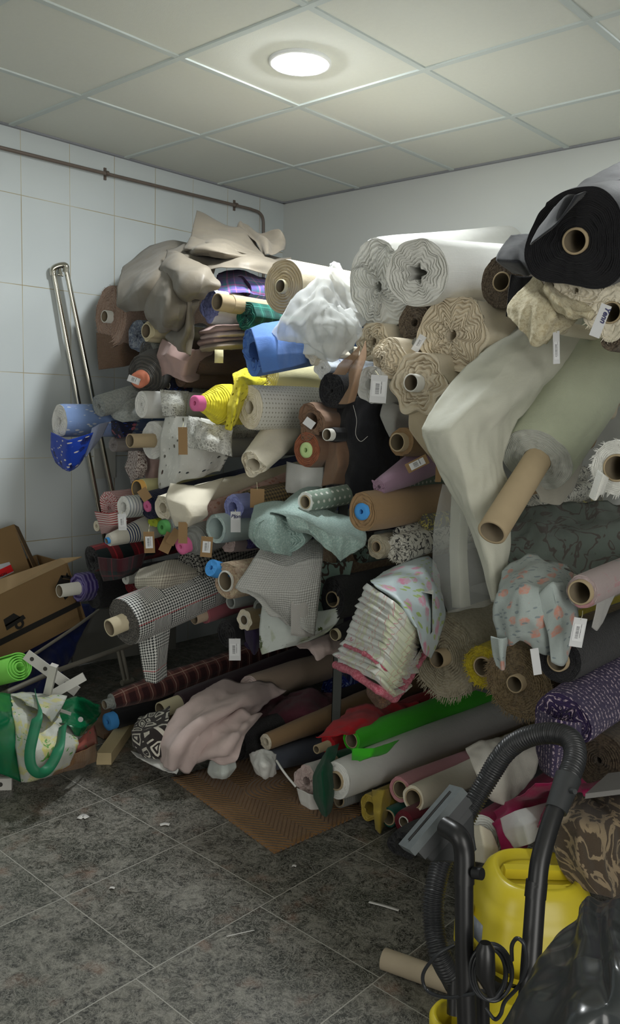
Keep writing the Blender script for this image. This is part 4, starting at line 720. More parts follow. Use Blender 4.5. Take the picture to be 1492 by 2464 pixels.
R('purple tinsel roll below the brown dogtooth roll', (592, 1290), 32, -1.5, m=PURL, wr=.14, cr=.3, group=gM)
R('dark woven check roll behind the blue foam tube', (455, 1365), 44, -1.62, to=(640, 1290), m=HND2, L=.9, group=gM)
r = R('lime cotton roll with a kraft barcode tag', (368, 1256), 16, -1.6, to=(470, 1225), m=LIME, wr=.1, poly=(2, .2), L=.5, group=gM)
price_tag(r, (359, 1305), (26, 52), -1.78, .06, hang=(360, 1262, -1.7))
r = R('small roll with a green foam core beside the lime roll', (400, 1268), 26, -1.58, m=GREYM, core=(18, .02, FGR, .3), group=gM)
price_tag(r, (403, 1306), (26, 50), -1.74, -.42, label=False); price_tag(r, (418, 1292), (22, 40), -1.76, -.55, label=False)
R('pale grey roll end above the kraft tags', (428, 1262), 18, -1.56, m=GRYR, cr=.3, group=gM); R('teal green cotton roll between grey rolls', (455, 1268), 26, -1.45, m=DTE, group=gM)
# ---- middle tiers, centre ----
R('sage polka dot roll in the centre of the pile', (735, 1208), 25, -1.7, to=(1000, 1160), m=DOT, me=WH, core=(17, 0, CT), rf=.03, rff=14, lay=3, L=1.0, group=gM)
R('tan twill roll on a bright blue foam core', (872, 1231), 48, -1.72, m=TAN, core=(21, .004, FB, .28), lay=3, cr=.1, rf=.03, rff=7, wr=.05, group=gM, sx=.9)
r = R('mauve jersey roll slanting above the tan twill roll', (912, 1172), 24, -1.66, to=(1075, 1085), m=MAUV, prof=[(0, .8), (.2, 1.5), (.5, 2.0), (1, 2.0)], hole=.2, cr=.4, L=.8, group=gM)
price_tag(r, (1004, 1116), (56, 24), -1.62, .5, lh=.7); price_tag(r, (1055, 1140), (14, 40), -1.56, 0, label=False)
r = R('mint linen roll folded thick with a frayed end', (668, 1292), 46, -1.84, to=(745, 1218, -1.5), m=SAGL, sx=1.35, poly=(2, .1), cr=.2, lay=7, la=.8, hole=.05, L=.45, wr=.08, group=gM)
sheet('loose_end', [[(640, 1215, -1.7), (700, 1208, -1.62), (780, 1225, -1.6), (860, 1245, -1.55)], [(650, 1235, -1.84), (700, 1240, -1.8), (770, 1262, -1.76), (880, 1280, -1.6)], [(690, 1250, -1.86), (740, 1255, -1.84), (800, 1290, -1.78), (878, 1310, -1.66)], [(700, 1262, -1.86), (745, 1275, -1.86), (790, 1315, -1.8), (840, 1335, -1.72)], [(705, 1268, -1.85), (750, 1290, -1.84), (795, 1330, -1.8), (816, 1350, -1.76)]], SAGL, r, wr=.012, ws=14)
sheet('mint_linen_drape', [[(612, 1218, -1.72), (660, 1206, -1.66), (720, 1212, -1.6)], [(604, 1255, -1.84), (655, 1245, -1.86), (715, 1250, -1.76)], [(600, 1290, -1.86), (650, 1300, -1.9), (708, 1300, -1.8)], [(618, 1315, -1.84), (660, 1330, -1.88), (700, 1338, -1.8)]], SAGL, wr=.006, label='mint linen fold with a frayed front edge over the mint roll', cat='cloth')
sheet('geometric_cloth', [[(640, 1310, -1.72), (700, 1310, -1.68), (780, 1300, -1.6)], [(610, 1350, -1.8), (690, 1360, -1.76), (775, 1350, -1.66)], [(566, 1415, -1.84), (660, 1425, -1.78), (770, 1410, -1.68)], [(610, 1440, -1.84), (665, 1470, -1.76), (762, 1470, -1.68)], [(650, 1482, -1.8), (700, 1500, -1.74), (758, 1530, -1.68)]], WTX2, wr=.006, fold=(.012, 0, 1.5), label='white crinkled jacquard cloth hanging under the mint linen', cat='cloth')
sheet('geometric_cloth', [[(706, 1330, -1.7), (740, 1330, -1.68), (776, 1320, -1.64)], [(700, 1430, -1.74), (735, 1430, -1.71), (770, 1420, -1.66)], [(700, 1528, -1.74), (730, 1532, -1.71), (758, 1530, -1.66)]], WTX, wr=.003, label='white cloth strip with a small diamond pattern facing forward', cat='cloth')
sheet('botanical_cloth', [[(632, 1440, -1.7), (680, 1450, -1.68), (760, 1470, -1.62), (830, 1460, -1.56)], [(628, 1500, -1.7), (690, 1510, -1.7), (760, 1520, -1.64), (810, 1500, -1.58)], [(626, 1555, -1.7), (690, 1545, -1.7), (740, 1535, -1.64), (790, 1520, -1.6)], [(632, 1575, -1.7), (680, 1560, -1.7), (730, 1545, -1.64), (780, 1528, -1.6)]], FLW, wr=.006, label='white botanical print cloth with green leaves hanging lowest', cat='cloth')
sheet('sage_cloth', [[(765, 1345, -1.56), (800, 1355, -1.54), (850, 1350, -1.5)], [(768, 1420, -1.56), (800, 1430, -1.55), (830, 1440, -1.5)], [(755, 1510, -1.56), (785, 1515, -1.55), (815, 1490, -1.5)]], SAGF, wr=.006, label='sage floral cloth hanging behind the diamond patterned strip', cat='cloth')
R('black wool roll with a pale core left of the floral satin', (800, 1442), 53, -1.58, m=BLKE, core=(20, 0, CT), sx=.72, lay=6, cr=.1, wr=.05, group=gM)
R('slim black roll with a cream core below the black wool roll', (810, 1525), 18, -1.56, to=(1000, 1440), m=BLK, core=(15, .01, CRT), group=gL)
R('cream wool roll left of the doodle print rolls', (906, 1316), 29, -1.62, m=NATW, core=(14, 0, CT), lay=4, wr=.1, group=gM)
R('doodle print roll with a frayed end', (958, 1322), 34, -1.6, to=(1150, 1260), m=DOOD, fr=(.01, 90), cr=.35, wr=.1, lay=4, rf=.02, rff=9, group=gM)
R('thin patterned white roll above the doodle print roll', (962, 1290), 22, -1.56, to=(1150, 1225), m=DOOD, cr=.4, wr=.12, group=gM)
R('dark grey cotton roll end under the sage cloth', (868, 1330), 26, -1.4, m=SAGF, group=gM)
R('yellow scroll patterned grey roll above the doodle roll', (1010, 1262), 26, -1.48, m=F('grey_scroll', (96, 94, 88), 'doodle', (190, 180, 90), sc=.04), group=gM)
# big floral satin bolt folded over the front
def quadbolt():
    r0 = empty('satin_fabric_bolt', at(930, 1600, y=-1.85), 'wide folded floral satin bolt with pink frayed edges hanging over the front', 'folded fabric')
    top = [[(930, 1374, -1.66), (985, 1350, -1.58), (1030, 1338, -1.48), (1050, 1356, -1.42)], [(892, 1399, -1.9), (950, 1392, -1.86), (1015, 1392, -1.74), (1060, 1412, -1.56)], [(900, 1408, -1.945), (958, 1436, -1.97), (1022, 1462, -1.86), (1070, 1480, -1.64)], [(930, 1430, -1.955), (985, 1475, -1.985), (1022, 1530, -1.9), (1056, 1545, -1.7)], [(962, 1462, -1.955), (1004, 1512, -1.975), (1020, 1572, -1.9), (1036, 1584, -1.74)]]
    sheet('top_fold', top, SATF, r0, wr=.004, ws=9, n=(14, 14))
    N_ = 13; rj = rs(4)
    for i in range(N_):
        q0, q1 = i / N_, (i + 1) / N_
        def L_(q): return (884 - 76 * q, 1404 + 194 * q, -1.90)
        def M_(q): return (948 - 42 * q, 1448 + 190 * q, -2.0)
        def R_(q): return (1006 - 60 * q, 1508 + 170 * q, -1.94)
        def S_(q): return (1030 - 46 * q, 1530 + 125 * q, -1.76)
        j1, j2, j3 = rj.randn(3) * 4
        rowsA = [L_(q0), M_(q0), R_(q0), S_(q0)]; mid = [(min(a[0], b[0]) - 3 + j1 + j2 * u_, (a[1] + b[1]) / 2 + 1 + j3 * (u_ - .5), (a[2] + b[2]) / 2 - .010) for u_, (a, b) in zip((0, .33, .66, 1), zip(rowsA, [L_(q1), M_(q1), R_(q1), S_(q1)]))]
        sheet('fold_layer', [rowsA, mid, [L_(q1), M_(q1), R_(q1), S_(q1)]], SATS, r0, wr=.003, ws=14, n=(6, 16), th=.003, sd=900 + i)
    b = MB(); pts = [at(808 + 6 * math.sin(k), 1596 + 3 * k, y=-1.91) for k in range(3)]
    edge = [at(x, y_, y=yy) for x, y_, yy in ((808, 1600, -1.9), (850, 1618, -1.96), (880, 1640, -1.98), (915, 1662, -1.99), (950, 1682, -1.92))]
    e = cr1(edge, 14); b.tube(e, .011, 10, rfun=lambda k, d: .010 + .005 * np.abs(nz(np.stack([d * 90, d * 0, d * 0], -1), 5)))
    e2 = cr1([at(x, y_, y=yy) for x, y_, yy in ((830, 1553, -1.92), (880, 1575, -1.99), (930, 1610, -1.99), (975, 1640, -1.88))], 14); b.tube(e2, .004, 8, rfun=lambda k, d: .004 + .003 * np.abs(nz(np.stack([d * 90, d * 0, d * 0], -1), 6)))
    e3 = cr1([at(x, y_, y=yy) for x, y_, yy in ((950, 1682, -1.92), (980, 1640, -1.82), (1010, 1590, -1.72), (1030, 1560, -1.66))], 14); b.tube(e3, .009, 8, rfun=lambda k, d: .009 + .004 * np.abs(nz(np.stack([d * 90, d * 0, d * 0], -1), 7)))
    b.build('frayed_edge', [PFR], r0)
    M2 = MB(); P = lambda x, y_, yy: at(x, y_, y=yy)
    M2.grid(np.array([[P(900, 1400, -1.88), P(960, 1380, -1.5)], [P(830, 1590, -1.86), P(900, 1590, -1.5)], [P(940, 1672, -1.88), P(985, 1640, -1.5)], [P(1040, 1520, -1.84), P(1060, 1500, -1.45)], [P(1040, 1430, -1.8), P(1050, 1400, -1.4)]]), cu=True)
    M2.build('inner_layers', [SATS], r0)
quadbolt()
sheet('loose_boucle', [[(890, 1640, -1.8), (930, 1665, -1.84), (985, 1640, -1.72)], [(882, 1665, -1.78), (925, 1690, -1.84), (960, 1675, -1.74)], [(900, 1690, -1.76), (915, 1702, -1.8), (938, 1695, -1.76)]], F('rust_boucle', (120, 84, 58), 'speckle', (84, 50, 34), (160, 130, 90), sc=.008, bump=.004), wr=.012, ws=20, th=.01, label='rust brown boucle cloth end below the floral satin bolt', cat='cloth')
# ---- low shelf, right ----
R('big natural wool roll with a shaggy edge', (1068, 1580), 104, -1.62, m=NATW, fr=(.02, 420), core=(22, .035, CT), sx=.88, cr=.05, lay=12, wr=.03, group=gL)
R('mustard yellow felt roll with a cardboard core', (1163, 1604), 50, -1.66, m=YELF, fr=(.01, 180), core=(25, .004, CT), lay=5, wr=.06, cr=.1, group=gL)
R('coarse hemp sacking roll under the chiffon', (1248, 1642), 90, -1.7, m=HEMP, fr=(.014, 320), core=(22, .02, CT), lay=12, sx=1.0, wr=.06, cr=.08, group=gL)
R('black roll with a cardboard core right of the hemp roll', (1346, 1588), 58, -1.78, m=BLKE, core=(27, .01, CT), lay=8, group=gL, L=1.3)
r = R('purple tweed roll hanging heavily at the lower right', (1350, 1738), 72, -1.86, to=(1560, 1600), m=PTW, sx=1.0, poly=(3, .08), wr=.06, cr=.2, L=.8, group=gL)
sheet('loose_end', [[(1292, 1705, -1.9), (1340, 1730, -1.96), (1400, 1740, -1.9)], [(1288, 1760, -1.9), (1335, 1790, -1.96), (1390, 1800, -1.88)], [(1300, 1850, -1.88), (1330, 1870, -1.92), (1360, 1860, -1.86)]], PTW, r, wr=.006)
r = R('floral roll with a wide cardboard core at the right edge', (1400, 1424), 41, -1.84, to=(1600, 1340), m=F('pink_smudge_print', (176, 160, 160), 'bigfloral', (190, 110, 120), (150, 150, 150), sc=.08), core=(31, .01, CT), lay=3, L=.8, group=gM)
sheet('loose_end', [[(1440, 1420, -1.82), (1462, 1410, -1.78), (1500, 1390, -1.7)], [(1435, 1465, -1.82), (1452, 1460, -1.78), (1475, 1440, -1.72)], [(1425, 1510, -1.82), (1436, 1518, -1.8), (1450, 1500, -1.76)]], F('pale_voile_tail', (180, 178, 176)), r, wr=.003)
price_tag(r, (1391, 1522), (32, 72), -1.9, -.12, kraft=False, hang=(1402, 1470, -1.86), lh=.6)
sheet('chiffon_cloth', [
 [[(1215, 1370, -1.74), (1270, 1340, -1.66), (1330, 1350, -1.6), (1370, 1370, -1.5)], [(1195, 1430, -1.84), (1260, 1410, -1.86), (1330, 1410, -1.8), (1375, 1430, -1.66)], [(1184, 1490, -1.84), (1250, 1490, -1.88), (1320, 1480, -1.84), (1380, 1490, -1.7)], [(1190, 1530, -1.84), (1250, 1530, -1.86), (1310, 1540, -1.84), (1360, 1560, -1.72)], [(1195, 1570, -1.83), (1250, 1545, -1.84), (1310, 1570, -1.82), (1345, 1590, -1.74)]],
 [[(1192, 1530, -1.84), (1205, 1535, -1.86), (1220, 1530, -1.84)], [(1192, 1575, -1.84), (1206, 1580, -1.86), (1218, 1575, -1.84)], [(1200, 1600, -1.84), (1210, 1612, -1.85), (1214, 1600, -1.84)]],
 [[(1290, 1440, -1.84), (1330, 1400, -1.84), (1370, 1420, -1.74)], [(1320, 1520, -1.86), (1350, 1500, -1.86), (1385, 1480, -1.76)], [(1325, 1590, -1.84), (1350, 1600, -1.82), (1365, 1560, -1.74)]]], CHIF, wr=.014, ws=13, n=(12, 12), label='grey floral chiffon cloth crumpled over the hemp roll', cat='cloth')
sheet('grey_green_cloth', [[(1215, 1250, -1.4), (1300, 1215, -1.3), (1400, 1215, -1.2), (1500, 1220, -1.1)], [(1205, 1310, -1.55), (1300, 1290, -1.5), (1400, 1280, -1.4), (1500, 1270, -1.3)], [(1210, 1370, -1.6), (1300, 1345, -1.56), (1400, 1340, -1.46), (1500, 1330, -1.36)], [(1290, 1390, -1.6), (1350, 1380, -1.58), (1420, 1380, -1.5), (1500, 1360, -1.4)]], F('dark_sage_chiffon', (108, 118, 112), 'doodle', (90, 84, 80), sc=.1), wr=.02, ws=9, label='dark sage cloth slumped in the shade behind the cardboard tube', cat='cloth')
price_tag(R('dark roll carrying a blank paper tag under the chiffon', (1285, 1560), 30, -1.5, m=GRDK, group=gL), (1290, 1592), (20, 66), -1.86, .2, kraft=False, label=False)
# ---- low shelf, left ----
R('thin clear plastic tube roll under the fringed roll', (555, 1449), 17, -1.6, m=F('cloudy_film2', (150, 154, 150), rough=.3, spec=.6), hole=.7, lay=2, group=gL)
R('pink roll with a white sleeve under the glen check roll', (492, 1480), 22, -1.58, to=(640, 1430), m=F('rose_cotton', (150, 84, 92)), core=(15, .05, F('peach_sleeve', (170, 150, 130))), group=gL)
R('black cotton roll on the low shelf', (545, 1525), 34, -1.56, m=BLK, me=BLKE, hole=.05, group=gL)
R('cream folded roll with an open hexagonal end', (588, 1492), 26, -1.6, m=F('straw_cotton', (170, 152, 116)), me=IV, core=(13, 0, WT), poly=(6, .06), lay=3, cr=.2, group=gL)
R('sage film roll between the fringed roll and white jacquard', (625, 1465), 24, -1.56, m=GREYM, hole=.6, lay=2, group=gL)
r = R('purple cotton roll with a barcode tag on the low shelf', (600, 1540), 24, -1.5, m=F('deep_purple_cotton', (54, 44, 76)), group=gL)
sheet('loose_end', [[(590, 1510, -1.54), (612, 1512, -1.55), (632, 1508, -1.5)], [(592, 1540, -1.54), (612, 1545, -1.55), (630, 1540, -1.5)], [(606, 1570, -1.54), (612, 1575, -1.54), (622, 1560, -1.5)]], F('deep_purple_cotton', (54, 44, 76)), r, wr=.004)
price_tag(r, (565, 1563), (28, 54), -1.66, .03, kraft=False, hang=(568, 1535, -1.64))
sheet('grey_pink_cloth', [[(705, 1545, -1.56), (745, 1540, -1.56), (790, 1525, -1.5), (815, 1530, -1.46)], [(720, 1560, -1.58), (755, 1560, -1.58), (790, 1560, -1.54), (822, 1570, -1.46)], [(745, 1560, -1.56), (765, 1590, -1.58), (785, 1575, -1.54), (812, 1572, -1.48)]], PALEP, wr=.008, label='pale mauve cloth corner hanging beside the metal post', cat='cloth')
# ---- floor rolls ----
R('burgundy plaid roll lying furthest left under the shelf', (268, 1690), 25, z=.15, to=(560, 1590), m=MPL, me=GREYM, core=(12, .03, GREYM), wr=.1, rf=.04, rff=9, prof=[(0, .8), (.15, 1.2), (1, 1.2)], group=gF)
R('black roll on a blue foam core in front of the wood plank', (275, 1732), 24, z=.075, to=(560, 1640), m=BLK, core=(21, .03, FB, .28), group=gF)
R('aubergine roll on a cream cardboard tube', (430, 1692), 26, z=.13, to=(690, 1590), m=AUB, core=(20, .09, CRT), wr=.05, rf=.02, rff=14, group=gF)
sheet('art_deco_cloth', [[(335, 1725, -1.84), (375, 1715, -1.82), (410, 1700, -1.78)], [(320, 1760, -1.9), (365, 1760, -1.92), (405, 1745, -1.86)], [(325, 1795, -1.92), (365, 1800, -1.93), (400, 1790, -1.88)], [(345, 1820, -1.92), (375, 1825, -1.92), (405, 1815, -1.88)]], DECO, wr=.01, label='black and white art deco print cloth on the floor', cat='cloth')
r = R('pale pink cotton roll draped towards the floor tiles', (600, 1660), 36, z=.22, to=(860, 1580), m=F('warm_beige', (172, 152, 134), 'plain'), me=PALEP, wr=.06, rf=.04, rff=10, group=gF)  # body in plain beige, darker than the pale pink end face
sheet('pale_pink_drape', [
 [[(500, 1650, -1.6), (560, 1640, -1.52), (620, 1640, -1.45), (690, 1660, -1.38)], [(450, 1700, -1.78), (510, 1690, -1.76), (580, 1690, -1.68), (640, 1700, -1.5)], [(400, 1745, -1.86), (450, 1740, -1.88), (510, 1740, -1.82), (570, 1735, -1.66)], [(378, 1790, -1.9), (420, 1800, -1.93), (470, 1790, -1.88), (530, 1770, -1.76)], [(380, 1830, -1.9), (415, 1850, -1.92), (440, 1855, -1.88), (470, 1830, -1.84)]],
 [[(560, 1710, -1.68), (600, 1720, -1.66), (630, 1720, -1.6)], [(510, 1760, -1.8), (560, 1770, -1.8), (590, 1770, -1.74)], [(470, 1800, -1.84), (540, 1815, -1.84), (572, 1820, -1.8)], [(448, 1845, -1.84), (500, 1830, -1.84), (560, 1830, -1.8)]]], PALEP, wr=.012, ws=11, fold=(.01, 1, 1.5), label='pale pink cotton drape falling over the floor rolls', cat='cloth')
sheet('white_cloth', [[(315, 1808, -1.9), (360, 1822, -1.9), (420, 1835, -1.88)], [(330, 1822, -1.93), (375, 1842, -1.93), (430, 1852, -1.9)], [(385, 1850, -1.93), (405, 1858, -1.93), (425, 1862, -1.9)]], WH, wr=.003, label='white cloth corner lying flat on the granite floor', cat='cloth')
sheet('leaf_print_cloth', [[(505, 1830, -1.8), (535, 1825, -1.8), (560, 1820, -1.76)], [(500, 1858, -1.8), (535, 1862, -1.82), (568, 1845, -1.76)], [(512, 1872, -1.8), (535, 1874, -1.81), (552, 1868, -1.78)]], FLW, wr=.006, label='small leaf print cloth end touching the cardboard mat', cat='cloth')
R('black roll with a cream core beside the pink drape', (568, 1792), 39, z=.11, to=(780, 1710), m=BLKE, core=(17, .02, CRT), group=gF, sx=.95)
R('tan cotton roll with a rolled open end', (640, 1785), 23, z=.15, to=(800, 1722), m=TAN, me=IV, hole=.4, lay=3, cr=.25, prof=[(0, .85), (.4, 1.4), (1, 1.5)], group=gF)
r = R('slate blue roll wrapped in a white cloth end', (632, 1836), 28, z=.07, to=(800, 1790), m=SLATE, me=WH, cr=.3, lay=3, prof=[(0, .8), (.3, 1.3), (1, 1.5)], group=gF)
sheet('loose_end', [[(605, 1815, -1.72), (630, 1808, -1.74), (665, 1815, -1.7)], [(608, 1840, -1.74), (635, 1840, -1.8), (665, 1840, -1.72)], [(618, 1865, -1.73), (640, 1870, -1.77), (658, 1862, -1.7)]], WH, r, wr=.012, ws=22)
MBs = MB().tube([at(665, 1830, y=-1.72), at(685, 1860, y=-1.73), at(712, 1893, y=-1.72)], .004, 6, sm=6).build('tie_strap', [WH], r)
sheet('maroon_cloth', [[(600, 1720, -1.4), (660, 1680, -1.35), (740, 1660, -1.3), (800, 1670, -1.2)], [(590, 1745, -1.5), (660, 1720, -1.46), (740, 1710, -1.4), (810, 1710, -1.25)], [(600, 1775, -1.5), (670, 1750, -1.48), (740, 1745, -1.4), (800, 1740, -1.25)]], MAR, wr=.02, ws=12, label='maroon crepe cloth crumpled behind the tan floor roll', cat='cloth')
R('blue swirl satin roll standing behind the metal post', (812, 1672), 54, -1.0, m=BSW, lay=5, la=1.2, hole=.3, group=gF, wr=.06)
r = R('red fleece roll on a thin brown tube', (790, 1792), 28, z=.16, to=(1020, 1700), m=RED, core=(11, .06, CT, .7), wr=.12, rf=.06, rff=7, prof=[(0, .9), (.4, 1.3), (1, 1.5)], group=gF)
sheet('red_cloth', [[(835, 1710, -1.4), (880, 1700, -1.36), (950, 1690, -1.2), (1010, 1690, -1.1)], [(800, 1740, -1.56), (870, 1735, -1.5), (940, 1730, -1.3), (1010, 1720, -1.15)], [(760, 1775, -1.66), (830, 1770, -1.6), (900, 1760, -1.45), (980, 1745, -1.2)]], RED, wr=.012, label='red fleece cloth bunched on top of the red floor roll', cat='cloth')
r = R('bright green cotton roll with an empty end', (845, 1782), 28, z=.225, to=(1110, 1688), m=GRN, core=(19, -.003, CT), wr=.05, rf=.05, rff=12, prof=[(0, .95), (.4, 1.2), (1, 1.3)], group=gF)
sheet('loose_end', [[(850, 1800, -1.68), (900, 1800, -1.66), (960, 1780, -1.5)], [(848, 1815, -1.68), (890, 1820, -1.68), (930, 1812, -1.58)], [(848, 1828, -1.67), (865, 1830, -1.68), (880, 1825, -1.64)]], GRN, r, wr=.003)
r = R('long thick white cotton roll with a cardboard core on the floor pile', (810, 1878), 50, z=.15, to=(1190, 1730), m=WH, core=(23, .006, CT), lay=6, sx=.9, wr=.02, prof=[(0, .93), (.25, 1.05), (1, 1.2)], L=1.4, group=gF)
R('dark green felt roll with a small core behind the white cotton roll', (806, 1832), 22, z=.17, to=(1060, 1750), m=DGR, core=(15, .015, CT), group=gF)
sheet('green_felt_cloth', [[(775, 1825, -1.66), (790, 1800, -1.66), (815, 1790, -1.6)], [(755, 1870, -1.72), (775, 1860, -1.76), (800, 1850, -1.7)], [(756, 1920, -1.72), (780, 1915, -1.76), (802, 1910, -1.7)], [(775, 1960, -1.7), (785, 1965, -1.73), (795, 1950, -1.69)]], DGR, wr=.006, label='dark green felt flap hanging left of the thick white roll', cat='cloth')
R('small core roll directly beneath the thick white roll', (816, 1925), 19, z=.055, to=(1100, 1830), m=GRYR, core=(16, 0, CT), group=gF)
R('white and pink crumpled roll left of the green felt', (738, 1880), 38, z=.075, to=(960, 1800), m=WH, me=PALEP, cr=.4, lay=4, wr=.12, poly=(4, .1), hole=.3, group=gF)
sheet('white_cloth', [[(715, 1895, -1.68), (745, 1910, -1.7), (775, 1915, -1.66)], [(722, 1925, -1.68), (745, 1935, -1.69), (775, 1930, -1.66)], [(735, 1950, -1.67), (750, 1955, -1.68), (770, 1948, -1.66)]], WH, wr=.004, label='white cloth edge folded under the crumpled pink roll', cat='cloth')
R('mustard lame roll open at the front of the floor pile', (890, 1945), 32, z=.06, to=(1100, 1850), m=MUS, hole=.5, lay=4, cr=.25, poly=(3, .1), group=gF)
sheet('mustard_cloth', [[(895, 1900, -1.6), (925, 1900, -1.6), (950, 1890, -1.5)], [(900, 1950, -1.66), (915, 1955, -1.66), (935, 1940, -1.6)], [(905, 1995, -1.64), (915, 2005, -1.64), (925, 1985, -1.6)]], MUS, wr=.005, label='mustard cloth tail touching the floor beside the teal roll', cat='cloth')
R('teal felt roll with a cardboard core', (935, 1967), 23, z=.055, to=(1150, 1870), m=DTE, core=(19, 0, CT), group=gF)
R('burgundy velvet roll with a thick wound end', (972, 1978), 29, z=.075, to=(1180, 1880), m=BURG, core=(14, 0, WT), lay=4, group=gF)
R('black plush roll with a pink inner end nearest the floor', (965, 2035), 36, z=.07, to=(1150, 1930), m=BLKE, me=BLKE, hole=.5, wr=.14, cr=.3, poly=(2, .12), group=gF)
R('pink cotton roll beside the cream floor roll', (962, 1900), 31, z=.13, to=(1240, 1790), m=PNK, core=(22, -.004, CT), rf=.03, rff=10, group=gF)
R('cream white roll with a wide cardboard core near the vacuum', (995, 1922), 33, z=.13, to=(1300, 1800), m=IV, core=(24, 0, CT), rf=.04, rff=7, prof=[(0, .95), (.3, 1.2), (1, 1.6)], group=gF)
R('orange cotton roll peeking between white and pink rolls', (948, 1872), 13, -1.42, to=(1200, 1790), m=F('orange_cotton', (206, 80, 30)), group=gF)
sheet('white_cloth', [[(1120, 1800, -1.7), (1200, 1770, -1.6), (1290, 1760, -1.5)], [(1140, 1850, -1.75), (1210, 1830, -1.7), (1300, 1800, -1.58)], [(1160, 1890, -1.76), (1210, 1900, -1.74), (1290, 1860, -1.64)], [(1175, 1915, -1.74), (1216, 1936, -1.74), (1260, 1900, -1.68)]], F('grey_white_cotton', (196, 192, 184)), wr=.01, label='grey white cotton sheet folded behind the vacuum hose', cat='cloth')
R('magenta satin roll wrapped by white cloth behind the vacuum', (1165, 2010), 50, -1.780, to=(1400, 1860), m=MAG, me=WH, L=.9, wr=.05, group=gF)
sheet('white_cloth', [[(1130, 1990, -1.800), (1155, 1985, -1.840), (1180, 2000, -1.820)], [(1130, 2030, -1.810), (1165, 2035, -1.860), (1198, 2040, -1.820)], [(1135, 2070, -1.800), (1165, 2075, -1.840), (1200, 2072, -1.810)]], IV, wr=.004, label='ivory cloth cuff around the end of the magenta roll', cat='cloth')
sheet('magenta_cloth', [[(1180, 1960, -1.740), (1220, 1930, -1.740), (1290, 1890, -1.86), (1360, 1870, -1.76)], [(1200, 2010, -1.800), (1240, 1970, -1.780), (1300, 1940, -1.700), (1350, 1910, -1.82)], [(1215, 2065, -1.800), (1240, 2060, -1.800), (1270, 2030, -1.740), (1300, 1980, -1.88)]], MAG, wr=.012, label='magenta satin cloth draped above the yellow vacuum', cat='cloth')
sheet('white_mesh_cloth', [[(1205, 1970, -1.840), (1240, 1955, -1.840), (1320, 1930, -1.780)], [(1215, 2000, -1.860), (1260, 1985, -1.880), (1330, 1960, -1.800)], [(1240, 2040, -1.860), (1275, 2030, -1.880), (1320, 2000, -1.810)]], TULLE, wr=.006, label='white mesh cloth opening over the magenta satin', cat='cloth')
sheet('magenta_cloth', [[(1395, 1890, -1.8), (1440, 1880, -1.75), (1500, 1865, -1.7)], [(1400, 1905, -1.86), (1445, 1900, -1.84), (1500, 1890, -1.78)], [(1405, 1915, -1.86), (1450, 1912, -1.84), (1500, 1905, -1.78)]], MAG, wr=.006, label='magenta cloth strip under the purple tweed at the right edge', cat='cloth')
sheet('damask_cloth', [[(1330, 1930, -1.780), (1390, 1915, -1.730), (1440, 1915, -1.680), (1500, 1915, -1.85)], [(1325, 1990, -1.900), (1390, 1985, -1.920), (1440, 1990, -1.880), (1500, 2000, -1.800)], [(1340, 2060, -1.920), (1400, 2070, -1.960), (1450, 2080, -1.920), (1500, 2080, -1.840)], [(1380, 2130, -1.920), (1430, 2150, -1.940), (1470, 2160, -1.900), (1500, 2165, -1.840)]], DAM, wr=.012, label='brown damask cloth slumped at the right edge behind the vacuum', cat='cloth')
R('brown dark roll resting at the right edge above the magenta strip', (1440, 1830), 70, -1.7, m=F('dark_brown_wool', (84, 72, 58), 'speckle', (60, 50, 40), sc=.01), group=gL, L=1.0)
# ---- steel shelving ----
st = plain('painted_steel', (84, 88, 86), .5, .4)
def post(px, ytop, y_, lbl):
    b = at(px, 1700, y=y_); o = MB(); t_ = .003
    o.box((b[0] - .018, b[1] - .002, 0), (.042, 0, 0), (0, t_, 0), (0, 0, ytop)); o.box((b[0] - .018, b[1] - .002, 0), (t_, 0, 0), (0, .036, 0), (0, 0, ytop))
    r0 = o.build('shelf_post', [st], parent=SH, smooth=False); r0['label'] = lbl; return r0
SH = empty('steel_shelving', (1.5, -.7, 0), 'dark grey steel shelf frame buried under the fabric pile', 'shelving')
post(808, 1.6, -1.36, 'grey steel post in front of the blue swirl roll')
b = MB(); b.box((.25, -1.2, .40), (3.6, 0, 0), (0, 1.15, 0), (0, 0, .03)); b.box((.25, -1.215, .385), (3.6, 0, 0), (0, .012, 0), (0, 0, .05)); b.build('shelf_board', [st], SH, smooth=False)
for x in (.3, 3.8): 
    b = MB(); b.box((x, -1.2, 0), (.04, 0, 0), (0, .003, 0), (0, 0, 1.0)); b.box((x, -.1, 0), (.04, 0, 0), (0, .003, 0), (0, 0, 1.6)); b.build('shelf_post', [st], SH, smooth=False)
b = MB(); b.box((.2, -1.1, .0), (.022, 0, 0), (0, 1.0, 0), (0, 0, .44)); p_ = at(190, 1590, y=-1.5)
o = MB().box(at(172, 1600, x=.12), (.012, 0, 0), at(420, 1560, x=.12) - at(172, 1600, x=.12), (0, 0, .26)).build('standing_board', [plain('grey_board', (116, 116, 110), .7, .3)], None, smooth=False, bev=.002); tag(o, 'dark grey board standing against the tiled wall under the glen check roll', 'board')
c0 = at(160, 1690, z=.07)
o = MB().box((c0[0], c0[1], .004), tuple(at(250, 1740, z=.07) - c0), tuple(at(560, 1585, z=.07) - c0), (0, 0, .02)).build('wooden_board', [plain('brown_wood', (122, 98, 80), .6, .3, var=.3, sc=9)], None, smooth=False, bev=.002); tag(o, 'brown wooden board lying on the floor beneath the plaid roll', 'board')
